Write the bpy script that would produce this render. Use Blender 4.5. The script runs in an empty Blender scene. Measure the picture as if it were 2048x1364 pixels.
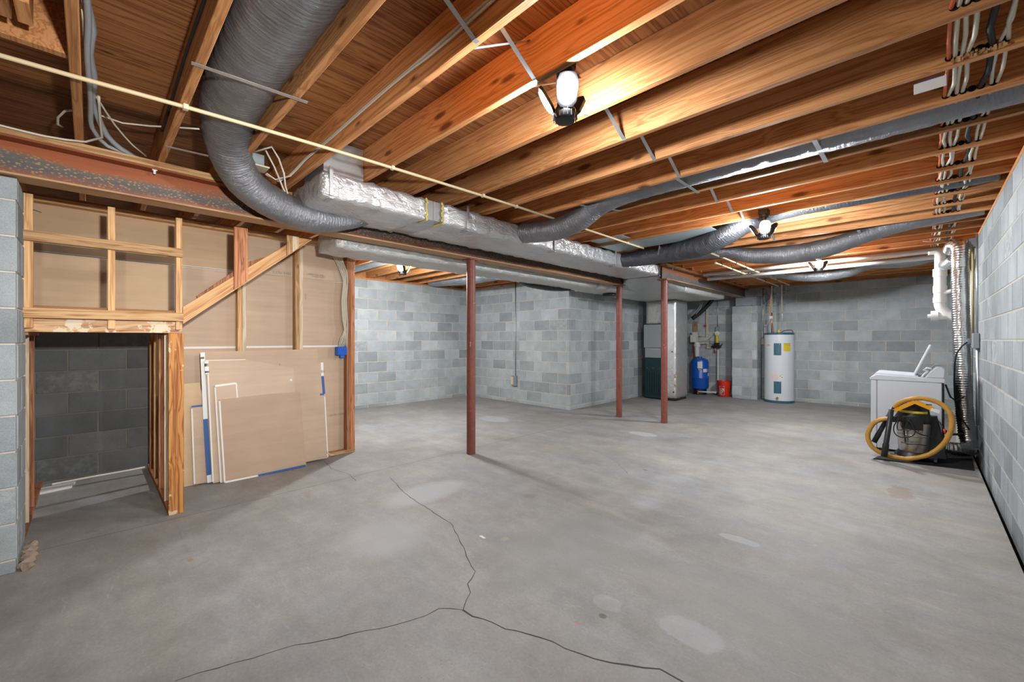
import bpy, bmesh, math, random
from mathutils import Vector, Matrix
random.seed(7)
PI = math.pi
S = bpy.context.scene
COL = S.collection

# ------------------------------------------------------------------ camera, world, exposure
F, HY, TH, CH = 832.0, 679.0, math.radians(44.63), 1.35        # focal length in px of the 2048 frame, horizon row, yaw, eye height
cam_d = bpy.data.cameras.new('camera'); cam = bpy.data.objects.new('camera', cam_d); COL.objects.link(cam)
cam.location = (0, 0, CH); cam.rotation_euler = (PI / 2, 0, TH)
cam_d.sensor_width = 36; cam_d.lens = 36 * F / 2048; cam_d.shift_y = (HY - 682) / 2048; cam_d.clip_start = 0.05
S.camera = cam
W = bpy.data.worlds.new('world'); S.world = W; W.use_nodes = True
W.node_tree.nodes['Background'].inputs[0].default_value = (0.6, 0.7, 0.8, 1); W.node_tree.nodes['Background'].inputs[1].default_value = 0.02
vs = S.view_settings; vs.view_transform = 'Standard'; vs.look = 'None'; vs.gamma = 1; vs.use_curve_mapping = False
vs.exposure = 0.27
LAMP_STRENGTH = (740.0, 1150.0, 1350.0, 1750.0)              # per work lamp
# the photographer's hand flash beside the camera (it throws the stud and ledger shadows up and left on the drywall)
fl_d = bpy.data.lights.new('hand_flash', 'AREA'); fl_d.shape = 'DISK'; fl_d.size = .10; fl_d.energy = 25; fl_d.spread = math.radians(72); fl_d.color = (1.0, .98, .95)
flash = bpy.data.objects.new('hand_flash', fl_d); COL.objects.link(flash); flash.location = (.2, .25, 1.74)
flash.rotation_euler = (Vector((-4.6, .75, 1.45)) - flash.location).to_track_quat('-Z', 'Y').to_euler()
S.cycles.max_bounces = 10; S.cycles.diffuse_bounces = 7; S.cycles.sample_clamp_indirect = 6; S.cycles.caustics_reflective = False

fwd = Vector((-math.sin(TH), math.cos(TH), 0)); rgt = Vector((math.cos(TH), math.sin(TH), 0))
def ray(u, v):
    d = fwd + rgt * ((u - 1024) / F); d.z = (HY - v) / F; return d
O = Vector((0, 0, CH))
def atx(u, v, x): r = ray(u, v); return O + r * (x / r.x)      # where a sight line meets a real wall plane or height
def aty(u, v, y): r = ray(u, v); return O + r * (y / r.y)
def atz(u, v, z): r = ray(u, v); return O + r * ((z - CH) / r.z)

# ------------------------------------------------------------------ materials
MATS = {}
class NM:
    def __init__(s, name):
        s.m = bpy.data.materials.new(name); s.m.use_nodes = True; s.t = s.m.node_tree
        s.b = s.t.nodes['Principled BSDF']; MATS[name] = s.m
    def n(s, typ, ins=None, **kw):
        o = s.t.nodes.new('ShaderNode' + typ)
        for k, v in kw.items(): setattr(o, k, v)
        for k, v in (ins or {}).items(): s.link(v, o.inputs[k])
        return o
    def link(s, v, sock):
        if hasattr(v, 'bl_idname') and hasattr(v, 'outputs'): v = v.outputs[0]
        if isinstance(v, bpy.types.NodeSocket): s.t.links.new(v, sock)
        else:
            if isinstance(v, (tuple, list)) and len(v) == 3 and sock.type == 'RGBA': v = (*v, 1)
            sock.default_value = v
    def set(s, **kw):
        for k, v in kw.items(): s.link(v, s.b.inputs[k.replace('_', ' ')])
        return s
    def coord(s, which='Object'): return s.n('TexCoord').outputs[which]
    def rnd(s): return s.n('ObjectInfo').outputs['Random']
    def math(s, op, a, b=0.5, c=0.0, clamp=False):
        o = s.n('Math', operation=op, use_clamp=clamp); s.link(a, o.inputs[0]); s.link(b, o.inputs[1]); s.link(c, o.inputs[2]); return o.outputs[0]
    def vmath(s, op, a, b):
        o = s.n('VectorMath', operation=op); s.link(a, o.inputs[0]); s.link(b, o.inputs[1]); return o.outputs[0]
    def map(s, v, sc=(1, 1, 1), loc=(0, 0, 0), rot=(0, 0, 0)):
        o = s.n('Mapping'); s.link(v, o.inputs[0]); o.inputs[1].default_value = loc; o.inputs[2].default_value = rot; o.inputs[3].default_value = sc; return o.outputs[0]
    def noise(s, v, scale=5, detail=4, rough=.55, dist=0):
        o = s.n('TexNoise'); s.link(v, o.inputs['Vector']); o.inputs['Scale'].default_value = scale; o.inputs['Detail'].default_value = detail
        o.inputs['Roughness'].default_value = rough; o.inputs['Distortion'].default_value = dist; return o.outputs[0]
    def voro(s, v, scale=5, feat='F1', rand=1):
        o = s.n('TexVoronoi', feature=feat); s.link(v, o.inputs['Vector']); o.inputs['Scale'].default_value = scale; o.inputs['Randomness'].default_value = rand; return o.outputs['Distance']
    def ramp(s, f, stops):
        o = s.n('ValToRGB'); s.link(f, o.inputs[0]); e = o.color_ramp.elements
        while len(e) < len(stops): e.new(0.5)
        for i, (p, c) in enumerate(stops):
            e[i].position = p; e[i].color = (*c, 1) if isinstance(c, (tuple, list)) else (c, c, c, 1)
        return o.outputs[0]
    def mix(s, f, a, b, blend='MIX'):
        o = s.n('Mix', data_type='RGBA', blend_type=blend, clamp_factor=True); s.link(f, o.inputs[0]); s.link(a, o.inputs[6]); s.link(b, o.inputs[7]); return o.outputs[2]
    def bump(s, h, strength=.3, dist=.01, nrm=None):
        o = s.n('Bump'); o.inputs['Strength'].default_value = strength; o.inputs['Distance'].default_value = dist; s.link(h, o.inputs['Height'])
        if nrm is not None: s.link(nrm, o.inputs['Normal'])
        return o.outputs[0]

def plain(name, col, rough=.5, metal=0.0, var=0.0, bump=0.0, bscale=60):
    q = NM(name); q.set(Roughness=rough, Metallic=metal); c = q.coord()
    if var:
        f = q.noise(c, 9, 5); q.set(Base_Color=q.ramp(f, [(.3, tuple(x * (1 - var) for x in col)), (.7, tuple(min(1, x * (1 + var)) for x in col))]))
    else: q.set(Base_Color=col)
    if bump: q.set(Normal=q.bump(q.noise(c, bscale, 4), bump, .004))
    return q.m

def wood(name, axis, light, mid, dark, knots=.5, rough=.62, ringscale=1.0, paint=None, rot=None, pthr=.56):
    """softwood: grain lines drawn out along `axis`, growth rings, knots; every board shifted by its own random number"""
    q = NM(name); c = q.coord(); r = q.rnd()
    off = q.n('CombineXYZ', {0: q.math('MULTIPLY', r, 37.0), 1: q.math('MULTIPLY', r, 91.0), 2: q.math('MULTIPLY', r, 53.0)}).outputs[0]
    if rot: c = q.map(c, rot=rot)
    c = q.vmath('ADD', c, off)
    sc = [14.0, 14.0, 14.0]; sc[axis] = .32
    warp = q.noise(c, 1.6, 2)
    g0 = q.map(c, tuple(sc)); g0 = q.vmath('ADD', g0, q.n('CombineXYZ', {0: q.math('MULTIPLY', warp, 1.0), 1: q.math('MULTIPLY', warp, 1.0), 2: q.math('MULTIPLY', warp, 1.0)}).outputs[0])
    rings = q.noise(g0, 1.0 * ringscale, 3, .5, .1)
    sf = [150.0, 150.0, 150.0]; sf[axis] = 2.4
    fine = q.noise(q.map(c, tuple(sf)), 1.0, 3, .6)
    rr = q.math('FRACT', q.math('MULTIPLY', rings, 9.0))
    rr = q.math('ABSOLUTE', q.math('SUBTRACT', rr, .5))
    v = q.math('ADD', q.math('MULTIPLY', rr, .9), q.math('MULTIPLY', q.math('SUBTRACT', fine, .5), .7))
    col = q.ramp(v, [(.0, dark), (.22, mid), (.5, light)])
    tone = q.ramp(q.math('ADD', r, q.math('MULTIPLY', q.math('SUBTRACT', q.noise(c, 1.1, 2), .5), .8)), [(.05, .72), (.5, .98), (.95, 1.18)])
    col = q.mix(1.0, col, tone, 'MULTIPLY')
    if knots:
        sx = q.n('SeparateXYZ', {0: c}); other = 1 if axis == 2 else (0 if axis == 1 else 2)
        kv = q.n('CombineXYZ', {0: q.math('MULTIPLY', sx.outputs[axis], 1.7), 1: q.math('MULTIPLY', sx.outputs[other], 5.2)}).outputs[0]
        vo = q.n('TexVoronoi', voronoi_dimensions='2D'); q.link(kv, vo.inputs['Vector']); vo.inputs['Scale'].default_value = 1.0
        size = q.math('SUBTRACT', q.math('MULTIPLY', q.n('SeparateColor', {0: vo.outputs['Color']}).outputs[0], .17 * knots), .075 * knots)
        kd = q.math('ADD', vo.outputs['Distance'], q.math('MULTIPLY', q.math('SUBTRACT', q.noise(c, 34, 2), .5), .05))
        kd = q.math('SUBTRACT', kd, size)
        f = q.ramp(q.math('ADD', kd, .5), [(.475, .95), (.50, .7), (.55, 0.0)])
        col = q.mix(f, col, (dark[0] * .36, dark[1] * .3, dark[2] * .3))
    if paint:
        pm = q.ramp(q.noise(c, 7, 5, .65), [(pthr - .03, 0.0), (pthr, 1.0)]); col = q.mix(pm, col, paint)
    q.set(Base_Color=col, Roughness=rough, Normal=q.bump(v, .12, .003)); q.b.inputs['Specular IOR Level'].default_value = .3
    return q.m

OR_L, OR_M, OR_D = (.68, .335, .14), (.60, .27, .10), (.44, .175, .058)
wood('joist_wood', 0, OR_L, OR_M, OR_D, 1.0)
wood('plywood', 1, (.37, .165, .062), (.30, .122, .042), (.17, .06, .02), .75, .6, .8)
wood('stud_wood', 2, (.66, .41, .20), (.56, .32, .145), (.38, .19, .075), .4)
wood('stud_white', 2, (.74, .62, .45), (.68, .54, .37), (.52, .37, .22), .3)
wood('stud_red', 2, (.52, .24, .11), (.42, .17, .075), (.24, .08, .035), .5)
wood('post_wood', 2, (.56, .26, .075), (.47, .19, .05), (.25, .08, .02), .6, paint=(.66, .48, .30), pthr=.63)
wood('ledger_wood', 1, (.66, .42, .20), (.57, .33, .145), (.38, .18, .07), .35)
wood('header_wood', 1, (.62, .42, .24), (.55, .33, .17), (.33, .15, .07), .3, paint=(.68, .56, .40))
wood('stringer_wood', 1, (.64, .38, .18), (.55, .29, .12), (.40, .18, .07), .6, rot=(-.709, 0, 0))
wood('plank_wood', 2, (.44, .26, .15), (.37, .2, .11), (.22, .11, .06), .5)

def m_block(name, base, effl=.75):
    q = NM(name); c = q.coord(); r = q.rnd()
    off = q.n('CombineXYZ', {0: q.math('MULTIPLY', r, 71.0), 1: q.math('MULTIPLY', r, 13.0), 2: q.math('MULTIPLY', r, 39.0)}).outputs[0]
    c = q.vmath('ADD', c, off)
    a = q.noise(c, 3.0, 4, .6); f = q.noise(c, 210, 3, .7)
    col = q.ramp(r, [(0, tuple(x * .72 for x in base)), (.3, tuple(x * .93 for x in base)), (.75, tuple(x * 1.03 for x in base)), (1, (base[0] * 1.16, base[1] * 1.14, base[2] * 1.12))])
    col = q.mix(1.0, col, q.ramp(a, [(.25, .80), (.75, 1.18)]), 'MULTIPLY')
    r2 = q.math('FRACT', q.math('MULTIPLY', r, 17.31))
    eff = q.math('MULTIPLY', q.ramp(q.noise(c, 14, 6, .7), [(.45, 0), (.60, 1)]), q.ramp(r2, [(.88, 0), (.95, effl)]))
    col = q.mix(eff, col, (.50, .52, .52))
    col = q.mix(1.0, col, q.ramp(f, [(.3, .80), (.7, 1.14)]), 'MULTIPLY')
    q.set(Base_Color=col, Roughness=.9, Normal=q.bump(f, .35, .004)); q.b.inputs['Specular IOR Level'].default_value = .25
    return q.m
m_block('block', (.43, .475, .492)); m_block('block_right', (.30, .33, .345)); m_block('block_pier', (.34, .375, .39)); m_block('block_shaded', (.125, .13, .135), .12)
plain('mortar', (.58, .525, .44), .95, 0, .12, .3, 90); plain('mortar_shaded', (.17, .16, .14), .95, 0, .12, .3, 90); plain('mortar_dim', (.42, .385, .325), .95, 0, .12, .3, 90)

def m_floor():
    q = NM('concrete'); c = q.coord()
    a = q.noise(c, .55, 5, .6, .6); b = q.noise(c, 3.2, 8, .7); f = q.noise(c, 70, 4, .7)
    st = q.noise(q.map(c, (.55, 3.2, 1), rot=(0, 0, math.radians(-28))), 1.6, 5, .62, .8)
    col = q.ramp(a, [(.25, (.255, .255, .245)), (.5, (.305, .304, .295)), (.75, (.355, .354, .345))])
    col = q.mix(.85, col, q.ramp(b, [(.3, .76), (.7, 1.22)]), 'MULTIPLY')
    col = q.mix(.7, col, q.ramp(st, [(.3, .88), (.55, 1.0), (.72, 1.10)]), 'MULTIPLY')
    col = q.mix(.55, col, q.ramp(f, [(.3, .82), (.7, 1.16)]), 'MULTIPLY')
    sc = q.noise(q.map(c, (1.2, 5, 1), rot=(0, 0, .5)), 4, 7, .72, 1.2); col = q.mix(q.ramp(sc, [(.60, 0), (.72, .55)]), col, (.43, .43, .425))
    sd = q.noise(q.map(c, (1, 1.6, 1), rot=(0, 0, -.4)), 2.3, 8, .75, .8); col = q.mix(q.ramp(sd, [(.56, 0), (.74, .5)]), col, (.20, .195, .18))
    pit = q.voro(c, 34); col = q.mix(q.math('MULTIPLY', q.ramp(pit, [(.06, .8), (.10, 0)]), q.ramp(q.noise(c, 1.7, 3), [(.5, 0), (.62, 1)])), col, (.14, .135, .125))
    col = q.mix(.8, col, q.ramp(q.noise(q.map(c, (.7, 2.2, 1), rot=(0, 0, -.35)), .9, 4, .6, .6), [(.35, (.97, .99, 1.03)), (.65, (1.06, 1.0, .92))]), 'MULTIPLY')
    sep = q.n('SeparateXYZ', {0: c}); x, y = sep.outputs[0], sep.outputs[1]
    def blot(cx, cy, rx, ry, colr, amt, sc=5, edge=.12, wob=.9):
        nonlocal col
        dx = q.math('DIVIDE', q.math('SUBTRACT', x, cx), rx); dy = q.math('DIVIDE', q.math('SUBTRACT', y, cy), ry)
        d = q.math('SQRT', q.math('ADD', q.math('MULTIPLY', dx, dx), q.math('MULTIPLY', dy, dy)))
        d = q.math('ADD', d, q.math('MULTIPLY', q.math('SUBTRACT', q.noise(c, sc, 5, .6), .5), wob))
        m = q.ramp(d, [(max(0, 1 - edge), amt), (1 + edge, 0.0)]); col = q.mix(m, col, colr)
    WH = (.44, .46, .49)
    p = atz(1380, 1265, 0); blot(p.x, p.y, .15, .10, WH, .38, 7)
    p = atz(1215, 1205, 0); blot(p.x, p.y, .08, .06, WH, .25, 9)
    p = atz(1285, 868, 0); blot(p.x, p.y, .22, .12, (.50, .52, .55), .6, 5)
    p = atz(1480, 1080, 0); blot(p.x, p.y, .13, .05, WH, .5, 9)
    p = atz(990, 838, 0); blot(p.x, p.y, .35, .2, WH, .5, 4)
    p = atz(855, 985, 0); blot(p.x, p.y, .25, .45, (.46, .47, .50), .55, 3, .4)
    p = atz(760, 1070, 0); blot(p.x, p.y, .4, .3, (.42, .43, .45), .5, 3, .5)
    p = atz(1800, 985, 0); blot(p.x, p.y, .10, .25, (.25, .17, .10), .45, 12, .25, 1.6)
    p = atz(1060, 992, 0); blot(p.x, p.y, .06, .06, (.22, .20, .15), .6, 14, .3)
    p = atz(1205, 1232, 0); blot(p.x, p.y, .022, .02, (.13, .13, .11), .85, 30, .2)
    p = atz(1155, 1246, 0); blot(p.x, p.y, .02, .012, (.42, .22, .12), .6, 30, .2)
    p = atz(1010, 1078, 0); blot(p.x, p.y, .03, .03, (.45, .38, .22), .5, 25, .3)
    p = atz(380, 1120, 0); blot(p.x, p.y, .03, .02, (.36, .24, .12), .7, 25, .3)
    p = atz(510, 1024, 0); blot(p.x, p.y, .05, .06, (.40, .34, .25), .35, 18, .3)
    p = atz(1130, 1090, 0); blot(p.x, p.y, .5, .7, (.27, .27, .255), .45, 2.2, .5)
    p = atz(1450, 1200, 0); blot(p.x, p.y, .7, .35, (.28, .28, .265), .4, 2.5, .5)
    p = atz(250, 1020, 0); blot(p.x, p.y, .35, .7, (.26, .255, .235), .4, 3, .5)
    p = atz(1900, 960, 0); blot(p.x, p.y, .3, .6, (.30, .27, .23), .4, 4, .4)
    q.set(Base_Color=col, Roughness=q.ramp(b, [(.3, .55), (.7, .78)]), Normal=q.bump(f, .10, .003)); q.b.inputs['Specular IOR Level'].default_value = .35
m_floor()

def m_rust(name='rusty_steel', tone=(1, 1, 1)):
    q = NM(name); c = q.coord()
    st = q.noise(q.map(c, (6, .8, 14)), 1.0, 5, .65, .4); b = q.noise(q.map(c, (1, .35, 1)), 9, 4)
    z = q.n('SeparateXYZ', {0: c}).outputs[2]
    h = q.math('ADD', q.math('MULTIPLY', q.math('SUBTRACT', z, 2.30), 4.6), q.math('MULTIPLY', q.math('SUBTRACT', st, .5), .9))
    col = q.ramp(h, [(.02, (.46, .27, .14)), (.20, (.22, .08, .045)), (.40, (.085, .085, .088)), (.58, (.12, .105, .09)), (.72, (.32, .085, .022)), (1, (.24, .06, .018))])
    sp = q.ramp(q.voro(q.map(c, (1.2, .8, 1.2)), 62), [(.22, 1), (.42, 0)])
    sp = q.math('MULTIPLY', sp, q.ramp(q.math('ABSOLUTE', q.math('SUBTRACT', h, .44)), [(.12, 1), (.30, 0)]))
    sp = q.math('MULTIPLY', sp, q.ramp(b, [(.36, 0), (.48, 1)]))
    col = q.mix(q.math('MULTIPLY', sp, .8), col, (.46, .25, .10))
    col = q.mix(1, col, tone, 'MULTIPLY')
    q.set(Base_Color=col, Roughness=.62, Metallic=.15, Normal=q.bump(st, .2, .004))
m_rust(); m_rust('weathered_steel', (.72, .95, 1.15))
def m_oxide():
    q = NM('red_oxide'); c = q.coord()
    a = q.noise(q.map(c, (30, 30, 2.2)), 1, 5, .65); b = q.noise(c, 13, 5, .7)
    col = q.ramp(b, [(.3, (.20, .055, .04)), (.7, (.27, .085, .06))])
    col = q.mix(q.ramp(a, [(.60, 0), (.68, .9)]), col, (.05, .025, .022))
    col = q.mix(q.ramp(q.noise(c, 26, 3), [(.70, 0), (.74, .8)]), col, (.5, .42, .36))
    q.set(Base_Color=col, Roughness=.5, Normal=q.bump(b, .1, .003))
m_oxide()

def m_foil(name, col=(.74, .745, .76), rough=.28, bs=.7, metal=.72):
    q = NM(name); c = q.coord()
    w1 = q.noise(c, 7, 3, .5, .8); w2 = q.noise(q.map(c, (26, 9, 20)), 1.0, 5, .62, 1.4); w3 = q.noise(c, 160, 2)
    h = q.math('ADD', q.math('ADD', q.math('MULTIPLY', w1, 1.2), q.math('MULTIPLY', w2, .8)), q.math('MULTIPLY', w3, .05))
    q.set(Base_Color=q.mix(.5, col, q.ramp(w1, [(.3, tuple(x * .85 for x in col)), (.7, col)])), Metallic=metal, Roughness=rough, Normal=q.bump(h, bs, .03))
m_foil('foil'); m_foil('foil_smooth', (.68, .685, .69), .34, .32, .72); m_foil('foil_dull', (.66, .665, .65), .45, .6, .45)
plain('foil_hose', (.80, .80, .80), .2, 1.0, .05, .5, 50)
def m_flex(name, col):
    q = NM(name); uv = q.coord('UV'); c = q.coord()
    w = q.n('TexWave', {'Vector': uv}, wave_type='BANDS', bands_direction='X'); w.inputs['Scale'].default_value = 12; w.inputs['Distortion'].default_value = 1.2; w.inputs['Detail'].default_value = 2
    wr = q.noise(q.map(uv, (14, 4.0, 1)), 2.0, 5, .6, 1.0)
    wq = q.noise(q.map(uv, (46, 9.0, 1)), 2.0, 4, .65, 1.5)
    h = q.math('ADD', q.math('ADD', q.math('MULTIPLY', w.outputs[1], .14), q.math('MULTIPLY', wr, .7)), q.math('MULTIPLY', wq, .7))
    q.set(Base_Color=q.ramp(q.noise(c, 4, 3), [(.3, tuple(x * .8 for x in col)), (.7, tuple(x * 1.15 for x in col))]), Metallic=.7, Roughness=.33, Normal=q.bump(h, .65, .02))
m_flex('flex_grey', (.27, .275, .295)); m_flex('flex_dark', (.12, .125, .14)); m_flex('flex_light', (.42, .44, .47))
plain('galvanised', (.55, .58, .60), .38, .85, .12)
plain('sheet_metal', (.42, .50, .53), .42, .7, .08)
plain('cpvc', (.62, .50, .30), .45); plain('cpvc_pale', (.66, .58, .40), .45)
plain('pvc_white', (.68, .68, .67), .35); plain('white_plastic', (.78, .78, .76), .35)
plain('enamel', (.60, .63, .67), .28); plain('heater_white', (.68, .73, .77), .3)
plain('teal', (.045, .14, .19), .4); plain('teal_panel', (.03, .125, .19), .38)
plain('ah_grey', (.34, .39, .39), .45); plain('ah_teal', (.012, .045, .06), .45)
plain('tank_blue', (.01, .10, .50), .28); plain('black_plastic', (.012, .012, .014), .42); plain('black_rubber', (.008, .008, .008), .7)
plain('bucket_orange', (.62, .035, .012), .38); plain('label_white', (.74, .74, .72), .5); plain('print_pink', (.80, .46, .42), .5)
plain('label_yellow', (.72, .55, .03), .5); plain('print_black', (.02, .02, .02), .6); plain('print_grey', (.20, .17, .14), .7); plain('print_red', (.5, .02, .02), .5)
plain('vac_yellow', (.72, .33, .012), .38); plain('hose_yellow', (.46, .24, .035), .5, 0, .12); plain('stainless', (.46, .43, .40), .28, .9, .08)
plain('jbox_blue', (.012, .11, .55), .4); plain('cable_white', (.62, .57, .47), .5); plain('cable_grey', (.36, .40, .43), .5); plain('cable_orange', (.58, .12, .035), .5)
plain('cable_yellow', (.60, .48, .14), .5); plain('copper', (.55, .24, .12), .35, .8); plain('void_black', (.004, .004, .004), 1.0)
plain('paper_edge', (.72, .70, .66), .8); plain('tape_blue', (.025, .10, .32), .6); plain('fibreglass', (.62, .50, .16), .95, 0, .2, .8, 40)
plain('box_grey', (.30, .34, .36), .45, .3); plain('crack_dark', (.07, .065, .06), 1.0); plain('joint_line', (.17, .168, .16), 1.0); plain('rubble', (.32, .25, .19), .95, 0, .25, .8, 60)
def m_kraft(name, base):
    q = NM(name); c = q.coord(); r = q.rnd()
    a = q.noise(q.map(c, (1, 1, 14)), 1.2, 4, .6); b = q.noise(c, 2.0, 3)
    col = q.ramp(a, [(.3, tuple(x * .92 for x in base)), (.6, base), (.8, tuple(x * 1.10 for x in base))])
    col = q.mix(1, col, q.ramp(b, [(.3, .93), (.7, 1.06)]), 'MULTIPLY')
    col = q.mix(1, col, q.ramp(r, [(0, (.86, .80, .76)), (1, (1.06, 1.06, 1.06))]), 'MULTIPLY')
    q.set(Base_Color=col, Roughness=.85); q.b.inputs['Specular IOR Level'].default_value = .25
m_kraft('kraft', (.54, .41, .305)); m_kraft('kraft_tan', (.60, .44, .285))
for k in range(4): q = NM('lamp_lens_%d' % k); q.set(Base_Color=(.9, .9, .9), Emission_Color=(.95, .975, 1.0), Emission_Strength=LAMP_STRENGTH[k])
q = NM('clear_drum'); q.set(Base_Color=(.42, .40, .37), Roughness=.2, Metallic=.7)

# ------------------------------------------------------------------ builders
def mesh_obj(name, verts, faces, mat, parent=None, smooth=False, uvs=None, bevel=0):
    me = bpy.data.meshes.new(name); me.from_pydata([tuple(v) for v in verts], [], faces)
    if uvs is not None:
        ul = me.uv_layers.new(name='UVMap')
        for p in me.polygons:
            for li, vi in zip(p.loop_indices, p.vertices): ul.data[li].uv = uvs[p.index][list(p.vertices).index(vi)]
    if bevel:
        bm = bmesh.new(); bm.from_mesh(me); bmesh.ops.bevel(bm, geom=bm.edges[:], offset=bevel, segments=1, affect='EDGES'); bm.to_mesh(me); bm.free()
    me.materials.append(MATS[mat])
    if smooth:
        for p in me.polygons: p.use_smooth = True
    me.update()
    o = bpy.data.objects.new(name, me); COL.objects.link(o); adopt(o, parent); return o
def adopt(o, parent):
    if parent is None: return
    o.parent = parent; o.matrix_parent_inverse = base_of(parent).inverted()
def base_of(p):
    m = Matrix.Translation(p.location)
    if p.parent: m = base_of(p.parent) @ p.matrix_parent_inverse @ m
    return m
BF = [(0, 3, 2, 1), (4, 5, 6, 7), (0, 1, 5, 4), (1, 2, 6, 5), (2, 3, 7, 6), (3, 0, 4, 7)]
def bverts(a, b):
    x0, x1 = sorted((a[0], b[0])); y0, y1 = sorted((a[1], b[1])); z0, z1 = sorted((a[2], b[2]))
    return [Vector(p) for p in ((x0, y0, z0), (x1, y0, z0), (x1, y1, z0), (x0, y1, z0), (x0, y0, z1), (x1, y0, z1), (x1, y1, z1), (x0, y1, z1))]
def box(name, a, b, mat, parent=None, bevel=0): return mesh_obj(name, bverts(a, b), BF, mat, parent, bevel=bevel)
def obox(name, c, dim, rot, mat, parent=None, bevel=0):
    v = [rot @ p + Vector(c) for p in bverts([-d / 2 for d in dim], [d / 2 for d in dim])]
    return mesh_obj(name, v, BF, mat, parent, bevel=bevel)
def beam_between(name, p, q_, w, t, mat, parent=None, up=(0, 0, 1)):
    p, q_ = Vector(p), Vector(q_); d = (q_ - p); L = d.length; d.normalize(); s = d.cross(Vector(up)); s.normalize(); u = s.cross(d)
    R = Matrix((d, s, u)).transposed()
    return obox(name, (p + q_) / 2, (L, w, t), R, mat, parent)
def boxes(name, lst, mat, parent=None):
    v, f = [], []
    for a, b in lst:
        k = len(v); v += bverts(a, b); f += [tuple(i + k for i in q_) for q_ in BF]
    return mesh_obj(name, v, f, mat, parent)
def prism(name, poly, h0, h1, axis, mat, parent=None, bevel=0):
    """polygon in the two other axes, extruded along `axis` from h0 to h1"""
    def P(a, b, h): return {0: (h, a, b), 1: (a, h, b), 2: (a, b, h)}[axis]
    n = len(poly); v = [P(a, b, h0) for a, b in poly] + [P(a, b, h1) for a, b in poly]
    f = [tuple(range(n)), tuple(range(2 * n - 1, n - 1, -1))] + [(i, i + n, (i + 1) % n + n, (i + 1) % n) for i in range(n)]
    o = mesh_obj(name, v, f, mat, parent, bevel=bevel)
    bm = bmesh.new(); bm.from_mesh(o.data); bmesh.ops.recalc_face_normals(bm, faces=bm.faces[:]); bm.to_mesh(o.data); bm.free(); return o
def lathe(name, prof, c, mat, parent=None, n=32, axis='z', smooth=True, cap=True):
    v, f = [], []
    for r, h in prof:
        for i in range(n):
            a = 2 * PI * i / n; p = Vector((r * math.cos(a), r * math.sin(a), h))
            if axis == 'x': p = Vector((p.z, p.x, p.y))
            elif axis == 'y': p = Vector((p.x, p.z, p.y))
            elif not isinstance(axis, str): p = axis @ p
            v.append(p + Vector(c))
    m = len(prof)
    for j in range(m - 1):
        for i in range(n): f.append((j * n + i, j * n + (i + 1) % n, (j + 1) * n + (i + 1) % n, (j + 1) * n + i))
    if cap: f += [tuple(range(n - 1, -1, -1)), tuple(range((m - 1) * n, m * n))]
    o = mesh_obj(name, v, f, mat, parent)
    sharp_smooth(o) if smooth else None
    if axis == 'y':
        o.data.flip_normals()
    return o
def sharp_smooth(o, ang=40):
    bm = bmesh.new(); bm.from_mesh(o.data)
    for fc in bm.faces: fc.smooth = True
    for e in bm.edges:
        if len(e.link_faces) == 2 and e.calc_face_angle(0) > math.radians(ang): e.smooth = False
    bm.to_mesh(o.data); bm.free()
def spline(pts, step):
    P = [Vector(p) for p in pts]; out = []
    if len(P) == 2: P = [P[0], (P[0] + P[1]) / 2, P[1]]
    for i in range(len(P) - 1):
        a, b, c, d = P[max(i - 1, 0)], P[i], P[i + 1], P[min(i + 2, len(P) - 1)]
        k = max(1, int((c - b).length / step))
        for j in range(k):
            t = j / k; out.append((i + t, .5 * ((2 * b) + (c - a) * t + (2 * a - 5 * b + 4 * c - d) * t * t + (3 * b - a - 3 * c + d) * t ** 3)))
    out.append((len(P) - 1, P[-1])); return out
def tube(name, pts, r, mat, parent=None, n=8, step=.06, radii=None, wob=None, straight=False, smooth=True, cap=True):
    """swept tube; radii: per control point (wide, high); wob(s, a) multiplies the radius"""
    if straight: sp = [(i, Vector(p)) for i, p in enumerate(pts)]
    else: sp = spline(pts, step)
    C = [p for _, p in sp]; m = len(C); v, f, uv = [], [], []
    T = [(C[min(i + 1, m - 1)] - C[max(i - 1, 0)]).normalized() for i in range(m)]
    N = T[0].cross(Vector((0, 0, 1)))
    if N.length < .05: N = Vector((1, 0, 0))
    N.normalize(); s = 0; L = [0]
    for i in range(m):
        if i:
            s += (C[i] - C[i - 1]).length; L.append(s)
            N = N - T[i] * N.dot(T[i]); N.normalize()
        B = N.cross(T[i])
        if radii:
            k = sp[i][0]; a = int(min(k, len(radii) - 2)); t = k - a; ra = radii[a][0] * (1 - t) + radii[a + 1][0] * t; rb = radii[a][1] * (1 - t) + radii[a + 1][1] * t
        else: ra = rb = r
        for j in range(n):
            an = 2 * PI * j / n; w = wob(s, an) if wob else 1
            v.append(C[i] + (N * (math.cos(an) * ra) + B * (math.sin(an) * rb)) * w)
    for i in range(m - 1):
        for j in range(n):
            f.append((i * n + j, (i + 1) * n + j, (i + 1) * n + (j + 1) % n, i * n + (j + 1) % n))
            u0, u1, w0, w1 = L[i], L[i + 1], j / n, (j + 1) / n; uv.append(((u0, w0), (u1, w0), (u1, w1), (u0, w1)))
    if cap:
        f.append(tuple(range(n))); uv.append([(0, 0)] * n); f.append(tuple(range(m * n - 1, (m - 1) * n - 1, -1))); uv.append([(0, 0)] * n)
    o = mesh_obj(name, v, f, mat, parent, uvs=uv)
    bm = bmesh.new(); bm.from_mesh(o.data); bmesh.ops.recalc_face_normals(bm, faces=bm.faces[:])
    for fc in bm.faces: fc.smooth = smooth and len(fc.verts) == 4
    bm.to_mesh(o.data); bm.free(); return o
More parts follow.
